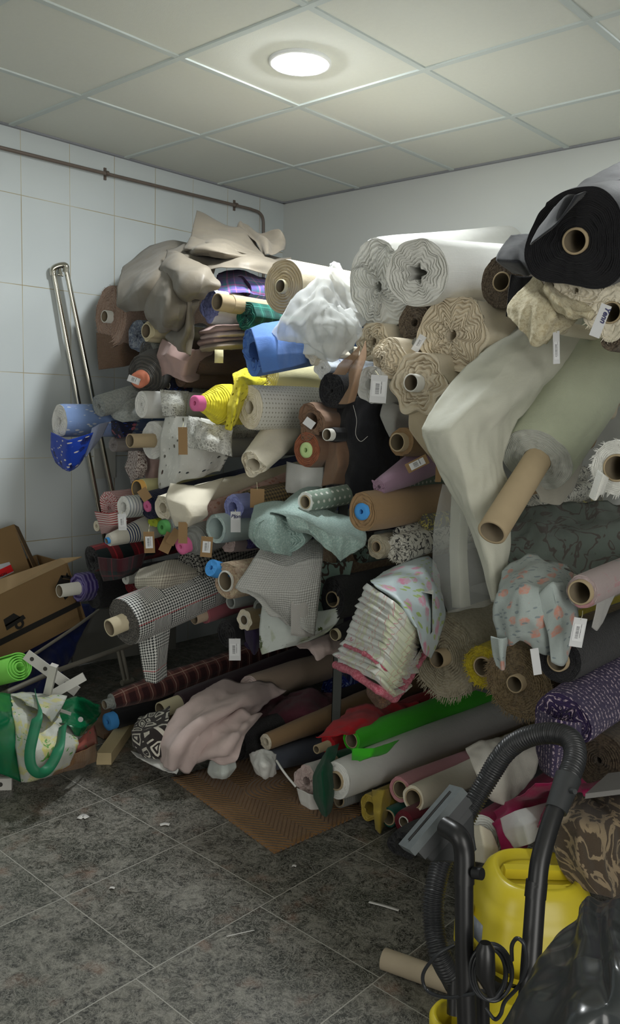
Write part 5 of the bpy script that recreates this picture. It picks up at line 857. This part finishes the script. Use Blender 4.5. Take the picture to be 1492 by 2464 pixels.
# plank
A_ = at(232, 1840, z=.0); B_ = at(268, 1840, z=.0); D_ = at(292, 1755, z=0.0)
o = MB().box(A_, B_ - A_, (D_ - A_) * 1.3, (0, 0, .045)).build('wood_plank', [plain('pale_pine', (196, 178, 140), .8, .2, var=.15, sc=12)], None, smooth=False, bev=.002); tag(o, 'short pale pine plank lying on the floor beside the green bag', 'plank')
# ---- chrome rods against the wall ----
chrome = plain('chrome', (200, 196, 184), .12, .5, metal=1.0, var=.03)
r0 = empty('chrome_rail', at(200, 950, x=.07), 'chrome clothes rail with two long tubes leaning on the tiled wall', 'clothes rail')
for a_, b_, nm in (((128, 650), (245, 1260), .03), ((158, 642), (300, 1330), .06)):
    p0, p1 = at(*a_, x=nm), at(*b_, x=nm + .05); p2 = p1 + (p1 - p0) * .55
    MB().tube([p0, p0 + (p2 - p0) * .5, p2], .0115, 20).build('rail_tube', [chrome], r0)
a_, b_ = at(128, 650, x=.03), at(158, 642, x=.06)
MB().tube([a_ + [0, 0, -.025], a_ + [0, 0, .004], (a_ + b_) / 2 + [0, 0, .012], b_ + [0, 0, .004], b_ + [0, 0, -.025]], .0145, 18, sm=6).build('rail_elbow', [chrome], r0)
q = (a_ + b_) / 2
MB().tube([q + [0, 0, .0], q + [.01, .004, -.035]], .007, 12).tube([q + [.004, -.012, -.03], q + [.012, .012, -.032]], .005, 10).build('rail_bolt', [chrome], r0)
steel = plain('dull_steel', (176, 172, 160), .35, .6, metal=.5)
def rod(name, lbl, pts, rad, cat='metal tube', extra=None):
    r0 = empty(name, pts[0], lbl, cat); MB().tube(pts, rad, 16).build('tube', [steel], r0)
    if extra: extra(r0)
    return r0
def tee(r0):
    a_ = at(292, 1560, x=.45); MB().tube([a_, at(310, 1640, x=.45)], .010, 14).tube([at(283, 1565, x=.45), at(300, 1640, x=.45)], .008, 14).build('rail_leg', [steel], r0)
    c_ = at(306, 1640, x=.45); MB().tube([c_ + [0, -.03, 0], c_ + [0, .03, 0]], .014, 14).build('rail_joint', [steel], r0)
rod('clothes_rail', 'long dull steel rail lying on the white brackets with a forked joint', [at(-40, 1690, x=.62), at(120, 1620, x=.55), at(315, 1550, x=.45)], .011, 'clothes rail', tee)
rod('metal_tube', 'thin steel tube sloping up under the moving box', [at(60, 1590, x=.5), at(180, 1510, x=.42), at(238, 1468, x=.36)], .007)
# ---- cardboard boxes ----
kb = plain('brown_cardboard', (140, 114, 80), .92, .15, var=.14, sc=7); kp = plain('pale_cardboard', (170, 146, 112), .92, .15, var=.08); ink = plain('black_print', (36, 34, 32), .8)
def P5(x, y_, dx=0.0): return at(x, y_, x=.30 + dx)
def boxthing():
    r0 = empty('moving_box', P5(100, 1560), 'printed brown moving box with an open pale flap and house symbol', 'cardboard box')
    a, b_, c, d = P5(-160, 1505), P5(160, 1355), P5(205, 1490), P5(-115, 1660)
    n_ = unit(np.cross(b_ - a, d - a)); n_ = n_ if n_ @ (CP - a) > 0 else -n_
    dn = -n_ * .26
    def fr(u, v): return a * (1 - u) * (1 - v) + b_ * u * (1 - v) + c * u * v + d * (1 - u) * v
    m = MB(); m.box(a, b_ - a, d - a, -n_ * .005); m.box(b_, c - b_, dn, unit(b_ - a) * .005); m.box(a + dn, b_ - a, d - a, -n_ * .005); m.box(d, c - d, dn, unit(a - d) * -.005)
    m.build('box_body', [kb], r0, smooth=False)
    f1 = P5(197, 1340, .05); f0 = P5(-160, 1448, .0); fm = P5(145, 1344, -.05)
    fl = [a, b_, f1, f0 + (0, 0, .0)]
    m = MB(); Q = np.array([[a, a * .5 + b_ * .5, b_ * .97 + a * .03, b_], [f0, f0 * .5 + fm * .5, fm, f1]]); m.grid(Q); m.build('open_flap', [kp], r0, smooth=False, solid=.005)
    m = MB(); e = n_ * .002; m.quad(fr(0, .62) + e, fr(1, .66) + e, fr(1, .75) + e, fr(0, .72) + e); m.build('black_stripe', [ink], r0, smooth=False)
    # house symbol: roof chevron, chimney, walls
    def poly(pts, name):
        V = [fr(*p) + e for p in pts]; m = MB(); c_ = np.mean(V, 0)
        for i in range(len(V)): m.quad(V[i], V[(i + 1) % len(V)], c_, c_)
        return m
    m = MB()
    def pq(p1, p2, p3, p4): m.quad(fr(*p1) + e, fr(*p2) + e, fr(*p3) + e, fr(*p4) + e)
    pq((.86, .28), (.93, .14), (.945, .17), (.868, .33)); pq((.93, .14), (1.0, .22), (.99, .27), (.93, .19)); pq((.885, .29), (.93, .2), (.98, .27), (.972, .33)); pq((.885, .29), (.972, .33), (.965, .42), (.90, .52)); pq((.885, .32), (.915, .32), (.93, .52), (.90, .54)); pq((.965, .17), (.98, .14), (.985, .22), (.97, .21))
    m.build('house_symbol', [ink], r0, smooth=False)
    m = MB(); pq((.44, .38), (.52, .36), (.56, .47), (.44, .5)); pq((.44, .47), (.58, .45), (.59, .52), (.44, .56)); m.build('car_symbol', [ink], r0, smooth=False)
    m = MB(); cc = fr(.535, .56) + e * 1.5; X = unit(b_ - a); Y = unit(d - a); th = np.linspace(0, 2 * PI, 28, endpoint=False)
    ring = lambda r_: np.array([cc + X * r_ * math.cos(t) + Y * r_ * math.sin(t) for t in th]); m.grid(np.array([ring(.022), ring(.010)]), cv=True); m.build('wheel_symbol', [ink], r0, smooth=False)
boxthing()
def box2():
    r0 = empty('cardboard_box', at(20, 1400, x=.1), 'tall plain cardboard box with a red printed sticker leaning on the wall', 'cardboard box')
    P = lambda x, y_, dx=0: at(x, y_, x=.12 + dx)
    a, b_, c, d = P(-80, 1300), P(33, 1262), P(95, 1400), P(-20, 1450)
    MB().box(a, b_ - a, d - a, (.0, .0, .0) - unit(np.cross(b_ - a, d - a)) * .004 * np.sign(unit(np.cross(b_ - a, d - a)) @ (CP - a))).build('box_front', [kb], r0, smooth=False)
    MB().quad(b_, P(44, 1268, -.08), P(106, 1400, -.08), c).build('box_side', [plain('brown_cardboard_side', (122, 98, 68), .92)], r0, smooth=False, solid=.004)
    e = unit(np.cross(b_ - a, d - a)); e = e * np.sign(e @ (CP - a)) * .002
    MB().quad(P(-40, 1398) + e, P(26, 1360) + e, P(33, 1376) + e, P(-40, 1412) + e).quad(P(-40, 1368) + e * .8, P(22, 1352) + e * .8, P(26, 1360) + e * .8, P(-40, 1400) + e * .8).build('white_sticker', [plain('sticker_white', (190, 196, 200), .5)], r0, smooth=False)
    MB().quad(P(-40, 1388) + e * 1.6, P(25, 1358) + e * 1.6, P(32, 1374) + e * 1.6, P(-40, 1406) + e * 1.6).build('red_sticker', [plain('sticker_red', (214, 36, 40), .5)], r0, smooth=False)
    tc = bpy.data.curves.new('sticker_text', 'FONT'); tc.body = 'ION'; tc.size = .018; tc.extrude = .0002
    X = unit(P(25, 1358) - P(-40, 1390)); n_ = unit(e); Y = np.cross(n_, X); 
    p = P(0, 1389) + e * 2.4 - worg(r0); font_mesh('sticker_text', tc, ink, r0, Matrix([[X[0], Y[0], n_[0], p[0]], [X[1], Y[1], n_[1], p[1]], [X[2], Y[2], n_[2], p[2]], [0, 0, 0, 1]]))
box2()
sheet('navy_nylon_cloth', [[(100, 1540, .45)] * 0 or [(150, 1470, -1.510), (200, 1455, -1.460), (240, 1450, -1.360)], [(60, 1560, -1.760), (130, 1550, -1.660), (200, 1520, -1.510)], [(20, 1640, -1.810), (110, 1610, -1.760), (160, 1600, -1.620)], [(30, 1690, -1.840), (90, 1680, -1.810), (140, 1640, -1.710)]], NVC, wr=.012, label='dark navy nylon cloth under the moving box', cat='cloth')
# green mat
def mat():
    r0 = empty('foam_mat', at(20, 1620, y=-2.2), 'rolled light green foam exercise mat at the left edge', 'foam mat')
    c = at(45, 1605, y=-2.12); d = unit(at(-120, 1650, y=-2.1) - c); s = unit(np.cross(d, [0, 0, 1])); u = np.cross(s, d)
    t = np.linspace(0, 2 * PI * 4.3, 190); R0 = 34 * depth(c) / FPX; rr = R0 * (.25 + .75 * t / t[-1])
    prof = np.array([c + s * (a_ * math.cos(q) * 1.0) + u * (a_ * math.sin(q)) + d * (-.02 * (1 - a_ / R0)) for a_, q in zip(rr, t)])
    MB().grid(np.array([prof, prof + d * .3, prof + d * .6])).build('rolled_sheet', [plain('green_eva', (120, 196, 84), .8, .2, var=.06)], r0, solid=.005)
mat()
# white perforated brackets
wm = plain('white_metal', (186, 184, 178), .5, .4, var=.05)
def bracket(name, lbl, p0, p1, wd, th_, holes=()):
    r0 = empty(name, p0, lbl, 'metal bracket', 'white metal brackets'); p0 = np.array(p0); p1 = np.array(p1); ax = p1 - p0; up = unit(np.cross(unit(ax), CF)) * wd; dp = unit(np.cross(up, ax)) * th_
    if dp @ CF > 0: dp = -dp
    MB().box(p0 - up / 2, ax, up, -dp).build('bracket_bar', [wm], r0, smooth=False, bev=.0015)
    if holes:
        m = MB()
        for h in holes:
            c = p0 + ax * h + dp * .04; X = unit(ax) * wd * .2; Y = unit(up) * wd * .2; th = np.linspace(0, 2 * PI, 20, endpoint=False)
            m.fan(np.array([c + X * math.cos(t) + Y * math.sin(t) for t in th]), c)
        m.build('bolt_hole', [plain('hole_dark', (60, 58, 54), .9)], r0)
bracket('metal_bracket', 'flat white bracket with three round holes under the green mat', at(62, 1575, y=-2.1), at(185, 1665, y=-1.98), .04, .008, (.12, .38, .78))
bracket('metal_bracket', 'upright white bracket bar standing in front of the steel rail', at(112, 1672, y=-2.12), at(128, 1604, y=-2.12), .026, .02)
bracket('metal_bracket', 'white channel bracket pointing right behind the green bag', at(125, 1672, y=-2.08), at(203, 1628, y=-1.98), .032, .02)
bracket('metal_bracket', 'short white block bracket on the floor in the lower left corner', at(-40, 1889, z=.02), at(28, 1887, z=.02), .04, .02, (.6,))
# ---- green shopping bag ----
def bag():
    r0 = empty('shopping_bag', at(110, 1870, z=0), 'glossy green and white reusable shopping bag printed with vegetables', 'shopping bag')
    gm = plain('green_laminate', (12, 100, 62), .18, .6, var=.15); wmn = F('bag_print', (200, 202, 192), 'bigfloral', (214, 204, 40), (84, 150, 50), sc=.07, rough=.25, spec=.5)
    br = F('bag_basket', (150, 108, 62), 'knit', (110, 74, 40), sc=.006, rough=.3); hm = plain('green_webbing', (30, 112, 78), .5, .4, var=.05)
    ri = F('bag_red_print', (176, 70, 50), 'bigfloral', (150, 50, 40), (80, 110, 50), sc=.08, rough=.25, spec=.5)
    K = dict(wr=.006, ws=14, n=(10, 10), th=.001)
    sheet('bag_front', [[(25, 1672, -2.2), (65, 1668, -2.12), (110, 1672, -2.06), (160, 1676, -2.02)], [(30, 1720, -2.3), (70, 1720, -2.27), (120, 1735, -2.2), (180, 1750, -2.1)], [(38, 1800, -2.34), (80, 1800, -2.34), (130, 1800, -2.27), (190, 1790, -2.15)], [(45, 1850, -2.33), (90, 1850, -2.33), (130, 1850, -2.26), (170, 1840, -2.18)], [(52, 1882, -2.32), (85, 1878, -2.3), (125, 1865, -2.22), (150, 1860, -2.18)]], wmn, r0, **K)
    sheet('bag_side', [[(-60, 1670, -2.3), (-20, 1665, -2.25), (25, 1672, -2.2)], [(-60, 1740, -2.42), (-10, 1740, -2.4), (34, 1730, -2.3)], [(-60, 1810, -2.44), (-10, 1810, -2.42), (40, 1800, -2.335)], [(-60, 1840, -2.42), (0, 1860, -2.4), (50, 1882, -2.32)]], gm, r0, **K)
    sheet('bag_side', [[(140, 1690, -2.06), (185, 1675, -2.0), (240, 1698, -1.9)], [(125, 1735, -2.15), (180, 1725, -2.1), (242, 1716, -1.93)], [(165, 1745, -2.16), (195, 1750, -2.12), (225, 1740, -2.0)], [(180, 1768, -2.14), (190, 1772, -2.12), (205, 1760, -2.05)]], gm, r0, **K)
    sheet('bag_print_panel', [[(150, 1810, -2.2), (180, 1790, -2.14), (225, 1745, -1.98)], [(140, 1840, -2.21), (175, 1810, -2.17), (232, 1770, -1.97)], [(130, 1860, -2.2), (170, 1830, -2.16), (234, 1790, -1.97)]], ri, r0, **K)
    sheet('bag_base', [[(122, 1835, -2.24), (180, 1815, -2.17), (232, 1788, -2.0)], [(122, 1858, -2.24), (180, 1840, -2.16), (232, 1815, -1.99)], [(125, 1868, -2.22), (180, 1852, -2.14), (230, 1832, -1.99)]], br, r0, **K)
    sheet('folded_rim', [[(25, 1671, -2.21), (62, 1668, -2.16), (105, 1671, -2.12), (162, 1675, -2.05)], [(50, 1682, -2.23), (85, 1690, -2.24), (115, 1698, -2.21), (148, 1704, -2.13)], [(70, 1697, -2.25), (92, 1708, -2.28), (108, 1720, -2.27), (122, 1738, -2.22)]], wmn, r0, **K)
    hp = [(85, 1668, -2.15), (92, 1712, -2.30), (82, 1760, -2.34), (72, 1810, -2.36), (76, 1845, -2.36), (95, 1860, -2.34), (120, 1845, -2.3), (142, 1800, -2.26), (152, 1745, -2.18)]
    c = cr1([at(x, y_, y=z_ - .008) for x, y_, z_ in hp], 8); T = np.gradient(c, axis=0); W = np.cross(T, CF); W /= np.linalg.norm(W, axis=1)[:, None]
    MB().grid(np.array([c - W * .017, c, c + W * .017])).build('bag_handle', [hm], r0, solid=.002)
    lb = MB(); cc = at(194, 1731, y=-2.14); th = np.linspace(0, 2 * PI, 20, endpoint=False); rt = CR; lb.fan(np.array([cc + CR * .009 * math.cos(t) + CU * .009 * math.sin(t) for t in th]), cc); lb.quad(*[at(x, y_, y=-2.16) for x, y_ in ((147, 1705), (172, 1714), (170, 1722), (145, 1713))]); lb.build('printed_label', [plain('print_pale', (190, 186, 186), .4)], r0)
bag()
# ---- cardboard mat, tube and litter on the floor ----
def pad():
    pts = [at(412, 1872, z=.004), at(690, 1800, z=.004), at(935, 1930, z=.004), at(660, 2053, z=.004)]
    N = NT('embossed_coir', .95, .2, .1); N.uv(); u, v = N.u, N.v
    dx = N.m('SUBTRACT', u, .34); dy = N.m('SUBTRACT', v, .26); rr = N.m('SQRT', N.m('ADD', N.m('MULTIPLY', dx, dx), N.m('MULTIPLY', N.m('MULTIPLY', dy, dy), 3.2)))
    inr = N.m('LESS_THAN', rr, .2); wv = N.m('SINE', N.m('MULTIPLY', rr, 330.0)); w2 = N.m('SINE', N.m('MULTIPLY', N.m('ADD', u, N.m('MULTIPLY', v, -.9)), 330.0)); w3 = N.m('SINE', N.m('MULTIPLY', N.m('ADD', u, v), 330.0))
    sel = N.stripe(u, .16, .5); oth = N.m('ADD', N.m('MULTIPLY', sel, w2), N.m('MULTIPLY', N.m('SUBTRACT', 1, sel), w3))
    h = N.m('ADD', N.m('MULTIPLY', inr, wv), N.m('MULTIPLY', N.m('SUBTRACT', 1, inr), oth))
    N.col(N.mix(N.noise(70, 4, rough=.8), lin((136, 102, 64)), lin((112, 82, 52)))); N.bump(N.m('ADD', h, N.noise(200, 3)), .0026, 1.0)
    b = MB(); n_ = 24; G = np.array([[pts[0] * (1 - i / n_) * (1 - j / n_) + pts[1] * (i / n_) * (1 - j / n_) + pts[2] * (i / n_) * (j / n_) + pts[3] * (1 - i / n_) * (j / n_) for j in range(n_ + 1)] for i in range(n_ + 1)])
    b.grid(G); o = b.build('door_mat', [N.mat], None, smooth=True, solid=.006); tag(o, 'worn brown door mat with embossed swirls lying on the granite floor', 'door mat')
pad()
r0 = empty('cardboard_tube', at(925, 2310, z=0), 'loose pale cardboard tube lying on the floor beside the vacuum', 'cardboard tube')
a_, b_ = at(922, 2306, z=.028), at(1090, 2366, z=.028); ax = unit(b_ - a_); s_ = unit(np.cross(ax, [0, 0, 1])); u_ = np.cross(s_, ax)
b = MB(); b.grid(cylgrid(a_, ax, s_, u_, .0215, .0245, 0, .34), cv=True, flip=True); b.build('tube', [plain('pale_cardboard_tube', (178, 164, 142), .85, .2, var=.08)], r0)
sm_ = plain('paper_white', (206, 204, 200), .8)
def scrap(lbl, pts, wd, nm='paper_scrap', cat='paper scrap'):
    c = cr1([at(x, y_, z=.004 + .002 * (i % 2)) for i, (x, y_) in enumerate(pts)], 6); T = np.gradient(c, axis=0); W = np.cross(T, [0, 0, 1]); W /= np.linalg.norm(W, axis=1)[:, None] + 1e-9
    o = MB().grid(np.array([c - W * wd, c + W * wd])).build(nm, [sm_], None, solid=.001); tag(o, lbl, cat, 'scraps on the floor')
scrap('thin white paper strip on the floor left of the vacuum hose', [(888, 2170), (920, 2178), (960, 2190)], .005)
scrap('fine pale thread curled on the middle of the floor', [(545, 2253), (580, 2245), (612, 2238)], .0012, 'thread', 'thread')
scrap('pale fluff tuft on the left of the floor', [(190, 1970), (200, 1962), (210, 1968)], .009, 'fluff_tuft', 'fluff')
scrap('small white fluff piece near the corner of the door mat', [(385, 1985), (397, 1982), (408, 1984)], .007, 'fluff_tuft', 'fluff')
scrap('tiny white paper crumb near the right corner of the mat', [(703, 2083), (708, 2082), (713, 2084)], .005)
scrap('tiny white crumb left of centre on the floor', [(264, 2136), (270, 2135), (276, 2137)], .004)
scrap('pinkish thread curl lying on top of the door mat', [(596, 1962), (604, 1950), (612, 1946)], .002, 'thread', 'thread')
# ---- vacuum cleaner ----
def vacuum():
    yl = plain('yellow_plastic', (202, 184, 46), .32, .5, var=.04); bk = plain('black_plastic', (28, 28, 30), .35, .5, var=.1); gk = plain('grey_black_plastic', (52, 54, 56), .5, .4, var=.2)
    r0 = empty('vacuum_cleaner', at(1260, 2330, z=0), 'yellow tub vacuum cleaner with a black ribbed hose and floor nozzle', 'vacuum cleaner')
    P = lambda x, y_, yy: at(x, y_, y=yy)
    # tub: vertical lathe-like body with sloped lid
    c0 = at(1285, 2150, y=-1.950); sc = depth(c0) / FPX; cx_, cy_ = c0[0], c0[1]
    th = np.linspace(0, 2 * PI, 72, endpoint=False)
    def ring(rx, z, ry_=None, ox=0, oy=0, pw=2.6, tilt=0.0):
        cs, sn = np.cos(th), np.sin(th); k = (np.abs(cs) ** pw + np.abs(sn) ** pw) ** (-1 / pw)
        X = rx * k * cs; Y = (ry_ or rx) * k * sn
        # long axis runs along the camera's right direction
        ex = unit(CR * [1, 1, 0]); ey = unit(CF * [1, 1, 0])
        return np.array([[cx_ + ox + ex[0] * a_ + ey[0] * b_, cy_ + oy + ex[1] * a_ + ey[1] * b_, z + tilt * a_] for a_, b_ in zip(X, Y)])
    zt = c0[2]
    W_ = 150 * sc
    zl = at(1285, 2230, y=-1.950)[2]
    body = [ring(W_ * .74, .06), ring(W_ * .84, .09), ring(W_ * .9, .2), ring(W_ * .97, zl - .04), ring(W_ * 1.0, zl - .005), ring(W_ * 1.0, zl)]
    m = MB(); m.grid(np.array(body), cv=True); m.fan(body[0], body[0].mean(0)); m.build('tub', [yl], r0)
    top = at(1285, 2085, y=-1.950)[2]; H = top - zl
    lid = [ring(W_ * 1.02, zl - .01), ring(W_ * 1.05, zl + .002), ring(W_ * 1.04, zl + .014), ring(W_ * 1.0, zl + H * .2), ring(W_ * .95, zl + H * .42), ring(W_ * .89, zl + H * .58), ring(W_ * .86, zl + H * .61), ring(W_ * .83, zl + H * .70), ring(W_ * .76, zl + H * .86), ring(W_ * .66, zl + H * .96), ring(W_ * .58, zl + H * .98), ring(W_ * .54, zl + H * .84), ring(W_ * .4, zl + H * .82), ring(W_ * .02, zl + H * .82)]
    m = MB(); m.grid(np.array(lid), cv=True); m.build('lid', [yl], r0)
    m = MB(); hb = [cx_, cy_, zl + H * .84]; ex = unit(CR * [1, 1, 0]); ey = unit(CF * [1, 1, 0])
    m.box(np.array(hb) - ex * W_ * .5 - ey * W_ * .08, ex * W_ * 1.0, ey * W_ * .16, (0, 0, H * .16)); m.build('carry_handle', [yl], r0, smooth=False, bev=.008)
    # latch + white sticker left
    m = MB(); cl = np.array([cx_, cy_, zl]) - ex * W_ * 1.05 - ey * W_ * .1; m.box(cl + [0, 0, -.07], ex * .025, ey * .05, (0, 0, .1)); m.build('latch', [bk], r0, smooth=False, bev=.004)
    m = MB(); cl = np.array([cx_, cy_, zl]) - ex * W_ * 1.13 - ey * W_ * .1; m.tube([cl + [0, 0, .055], cl + [0, 0, -.03]], .02, 14); m.build('latch_cover', [yl], r0)
    m = MB(); m.quad(*[at(x, y_, y=-2.170) for x, y_ in ((1138, 2200), (1162, 2228), (1158, 2275), (1136, 2250))]); m.build('rating_label', [plain('label_grey', (110, 116, 124), .4)], r0, solid=.001)
    base = [ring(W_ * .95, .02), ring(W_ * .97, .05), ring(W_ * .9, .08)]; m = MB(); m.grid(np.array(base), cv=True); m.fan(base[0], base[0].mean(0)); m.fan(base[2], base[2].mean(0)); m.build('chassis', [bk], r0)
    # front tool holder / bumper at the bottom edge
    q = at(1100, 2440, y=-2.270); m = MB(); t2 = np.linspace(0, 2 * PI, 40, endpoint=False); rg = lambda r_, z: np.array([[q[0] + r_ * math.cos(t), q[1] + r_ * math.sin(t), z] for t in t2])
    m.grid(np.array([rg(.052, 0.02), rg(.056, q[2] - .01), rg(.05, q[2]), rg(.042, q[2] - .002), rg(.04, q[2] - .08)]), cv=True); m.fan(rg(.04, q[2] - .08), q - [0, 0, .08]); m.build('accessory_holder', [yl], r0)
    m = MB(); b0 = at(1150, 2440, y=-2.150); m.box((q[0], q[1] - .02, .02), (b0[0] - q[0] + .1, b0[1] - q[1] + .12, 0), (-.03, .05, 0), (0, 0, .06)); m.build('bumper', [yl], r0, smooth=False, bev=.01)
    # suction tube (right)
    pr_ = [P(1275, 2335, -2.370), P(1287, 2160, -2.270)]; m = MB(); m.tube(pr_ and [P(1272, 2400, -2.370), P(1290, 2140, -2.310)], .018, 24); m.build('suction_tube', [bk], r0)
    m = MB(); m.tube([P(1288, 2160, -2.314), P(1292, 2120, -2.305)], .0195, 24); m.tube([P(1292, 2135, -2.310), P(1300, 2070, -2.290), P(1322, 1990, -2.250), P(1345, 1925, -2.210)], .0175, 24, sm=8); m.build('tube_handle', [bk], r0)
    m = MB(); m.tube([P(1338, 1950, -2.225), P(1368, 1870, -2.170)], .026, 24, rfun=lambda k, d: np.linspace(.0205, .025, k)); c_ = P(1384, 1905, -2.210); m.tube([P(1358, 1900, -2.190), c_], .005, 8); m.build('hose_cuff', [gk], r0)
    # ribbed hose: over the top and down to the left, behind the tube
    hp = [(1366, 1878, -2.170), (1384, 1820, -2.110), (1372, 1778, -2.070), (1325, 1764, -2.050), (1265, 1775, -2.050), (1215, 1810, -2.050), (1170, 1880, -2.070), (1130, 1950, -2.110), (1098, 2010, -2.150), (1062, 2080, -2.190), (1045, 2150, -2.230), (1043, 2220, -2.250), (1056, 2290, -2.270), (1085, 2350, -2.250), (1105, 2385, -2.210)]
    pts = cr1([P(*h) for h in hp], 40)
    m = MB(); m.tube(pts, .02, 18, rfun=lambda k, d: .0205 + .0022 * np.sin(d * 2 * PI / .0064) + .001 * np.sin(d * 3)); m.build('ribbed_hose', [plain('hose_black', (44, 45, 48), .38, .5, var=.1)], r0)
    # standing tube with floor nozzle
    m = MB(); m.tube([P(1126, 2560, -2.390), P(1118, 2300, -2.370), P(1117, 2120, -2.350), P(1117, 2060, -2.340)], .0175, 24, sm=4); m.build('extension_tube', [bk], r0)
    m = MB(); m.tube([P(1117, 2125, -2.350), P(1117, 2050, -2.340), P(1104, 2012, -2.340), P(1070, 1988, -2.330)], .0195, 24, sm=8); m.tube([P(1140, 2100, -2.350), P(1160, 2103, -2.350)], .011, 14); m.build('nozzle_elbow', [bk], r0)
    nb = P(985, 2052, -2.330); ne = P(1110, 1905, -2.210); ax_ = unit(ne - nb); Ln = np.linalg.norm(ne - nb); up_ = unit(np.cross(ax_, CF)); 
    if up_[2] < 0: up_ = -up_
    dn_ = np.cross(ax_, up_); m = MB(); o0 = nb - dn_ * .035
    m.box(o0, ax_ * Ln, dn_ * .07, up_ * .016); m.build('nozzle_sole', [plain('dusty_grey_plastic', (104, 110, 112), .8, .3, var=.3, sc=60)], r0, smooth=False, bev=.003)
    m = MB(); m.box(o0 + ax_ * Ln * .06 - up_ * .02, ax_ * Ln * .9, dn_ * .07, up_ * .02); 
    cen = nb + ax_ * Ln * .5
    G = np.array([[cen + ax_ * (s1 * Ln * .42 * f) + dn_ * (s2 * .032 * (1 - .2 * f2)) - up_ * h_ for s1, s2 in ((-1, -1), (1, -1), (1, 1), (-1, 1))] for f, f2, h_ in ((1, 0, .015), (.95, 0, .035), (.5, 1, .07), (.28, 1, .09))])
    m.grid(G, cv=True); m.fan(G[-1], G[-1].mean(0)); m.build('nozzle_head', [gk], r0, smooth=False, bev=.004)
    m = MB(); m.tube([nb + ax_ * Ln * .1 + up_ * .017, nb + ax_ * Ln * .9 + up_ * .017], .003, 8); m.build('nozzle_brush', [bk], r0)
    # cable coil and clip
    m = MB(); cc = P(1180, 2340, -2.350); ex_, ez = unit(CR), unit(CU); t3 = np.linspace(0, 2 * PI * 6, 260); rsd = nz(np.stack([t3 * .35, t3 * 0, t3 * 0], -1), 3)
    coil = [cc + ex_ * ((.034 + .006 * r_) * math.cos(t) + .006 * math.sin(t * .33)) + ez * ((.05 + .006 * r_) * math.sin(t)) - CF * (.004 * math.sin(t * .5)) for t, r_ in zip(t3, rsd)]
    m.tube(coil, .0036, 8); m.tube([P(1095, 2273, -2.350), P(1050, 2300, -2.370), P(1018, 2345, -2.370), P(1030, 2385, -2.370), P(1080, 2400, -2.390), P(1140, 2390, -2.390)], .0036, 8, sm=10)
    m.tube([P(1232, 2310, -2.370), P(1232, 2275, -2.390), P(1245, 2258, -2.400), P(1262, 2275, -2.400), P(1266, 2320, -2.390), P(1250, 2370, -2.370), P(1215, 2410, -2.350), P(1205, 2440, -2.350), P(1190, 2452, -2.350), P(1168, 2425, -2.350)], .0036, 8, sm=10); m.build('power_cable', [plain('cable_black', (40, 42, 46), .35, .5)], r0)
    m = MB(); a1 = P(1168, 2268, -2.39); m.tube([a1, a1 - ez * .012, a1 - ez * .055, a1 - ez * .07 + ex_ * .004, a1 - ez * .095 + ex_ * .012], .016, 16, rfun=lambda k, d: np.interp(d, [0, .012, .055, .07, .1], [.010, .017, .018, .012, .007])); m.build('power_plug', [bk], r0)
    m = MB(); m.tube([P(1163, 2560, -2.310), P(1160, 2390, -2.310)], .014, 14); m.tube([P(1095, 2440, -2.270), P(1097, 2350, -2.250)], .017, 14); m.build('small_tube', [bk], r0)
vacuum()
thread(empty('loose_threads', at(860, 1000, y=-1.6), 'single pale thread looping down over the black wool cloth', 'thread'), [(850, 975, -1.56), (858, 1010, -1.58), (856, 1045, -1.6), (868, 1062, -1.6), (885, 1050, -1.58)], WT)
# ---- black bin bag ----
def binbag():
    CRISP[0] = .2
    r0 = empty('bin_bag', at(1420, 2464, y=-2.75), 'shiny black bin liner bulging in the lower right corner', 'bin bag')
    bm = plain('bin_liner', (44, 48, 50), .24, .6, var=.1, sc=14)
    G = sheetgrid([[(1180, 2500, -2.78), (1200, 2440, -2.76), (1330, 2280, -2.66), (1385, 2190, -2.6), (1430, 2165, -2.5), (1500, 2155, -2.4)], [(1200, 2520, -2.86), (1260, 2440, -2.86), (1350, 2330, -2.8), (1410, 2240, -2.74), (1450, 2200, -2.66), (1510, 2180, -2.55)], [(1230, 2540, -2.9), (1310, 2460, -2.92), (1390, 2380, -2.88), (1440, 2300, -2.84), (1480, 2240, -2.76), (1530, 2200, -2.66)], [(1300, 2560, -2.92), (1380, 2490, -2.95), (1450, 2420, -2.93), (1490, 2340, -2.88), (1530, 2280, -2.8), (1560, 2240, -2.7)], [(1380, 2600, -2.9), (1450, 2540, -2.93), (1510, 2480, -2.92), (1550, 2400, -2.88), (1580, 2330, -2.8), (1600, 2280, -2.7)]], -2.7, 22, 22, .008, 9, (.006, 2, 3), 77)
    MB().grid(G).build('bag_film', [bm], r0, solid=.001)
binbag()
# grey plate at the right edge and a white foam edge
o = MB().box(at(1408, 1922, y=-1.92), at(1520, 1908, y=-1.85) - at(1408, 1922, y=-1.92), (0, .12, .01), (0, 0, .012)).build('grey_plate', [plain('grey_plastic', (120, 118, 116), .5)], None, smooth=False, bev=.003); tag(o, 'thin grey plate resting above the damask cloth', 'plate')
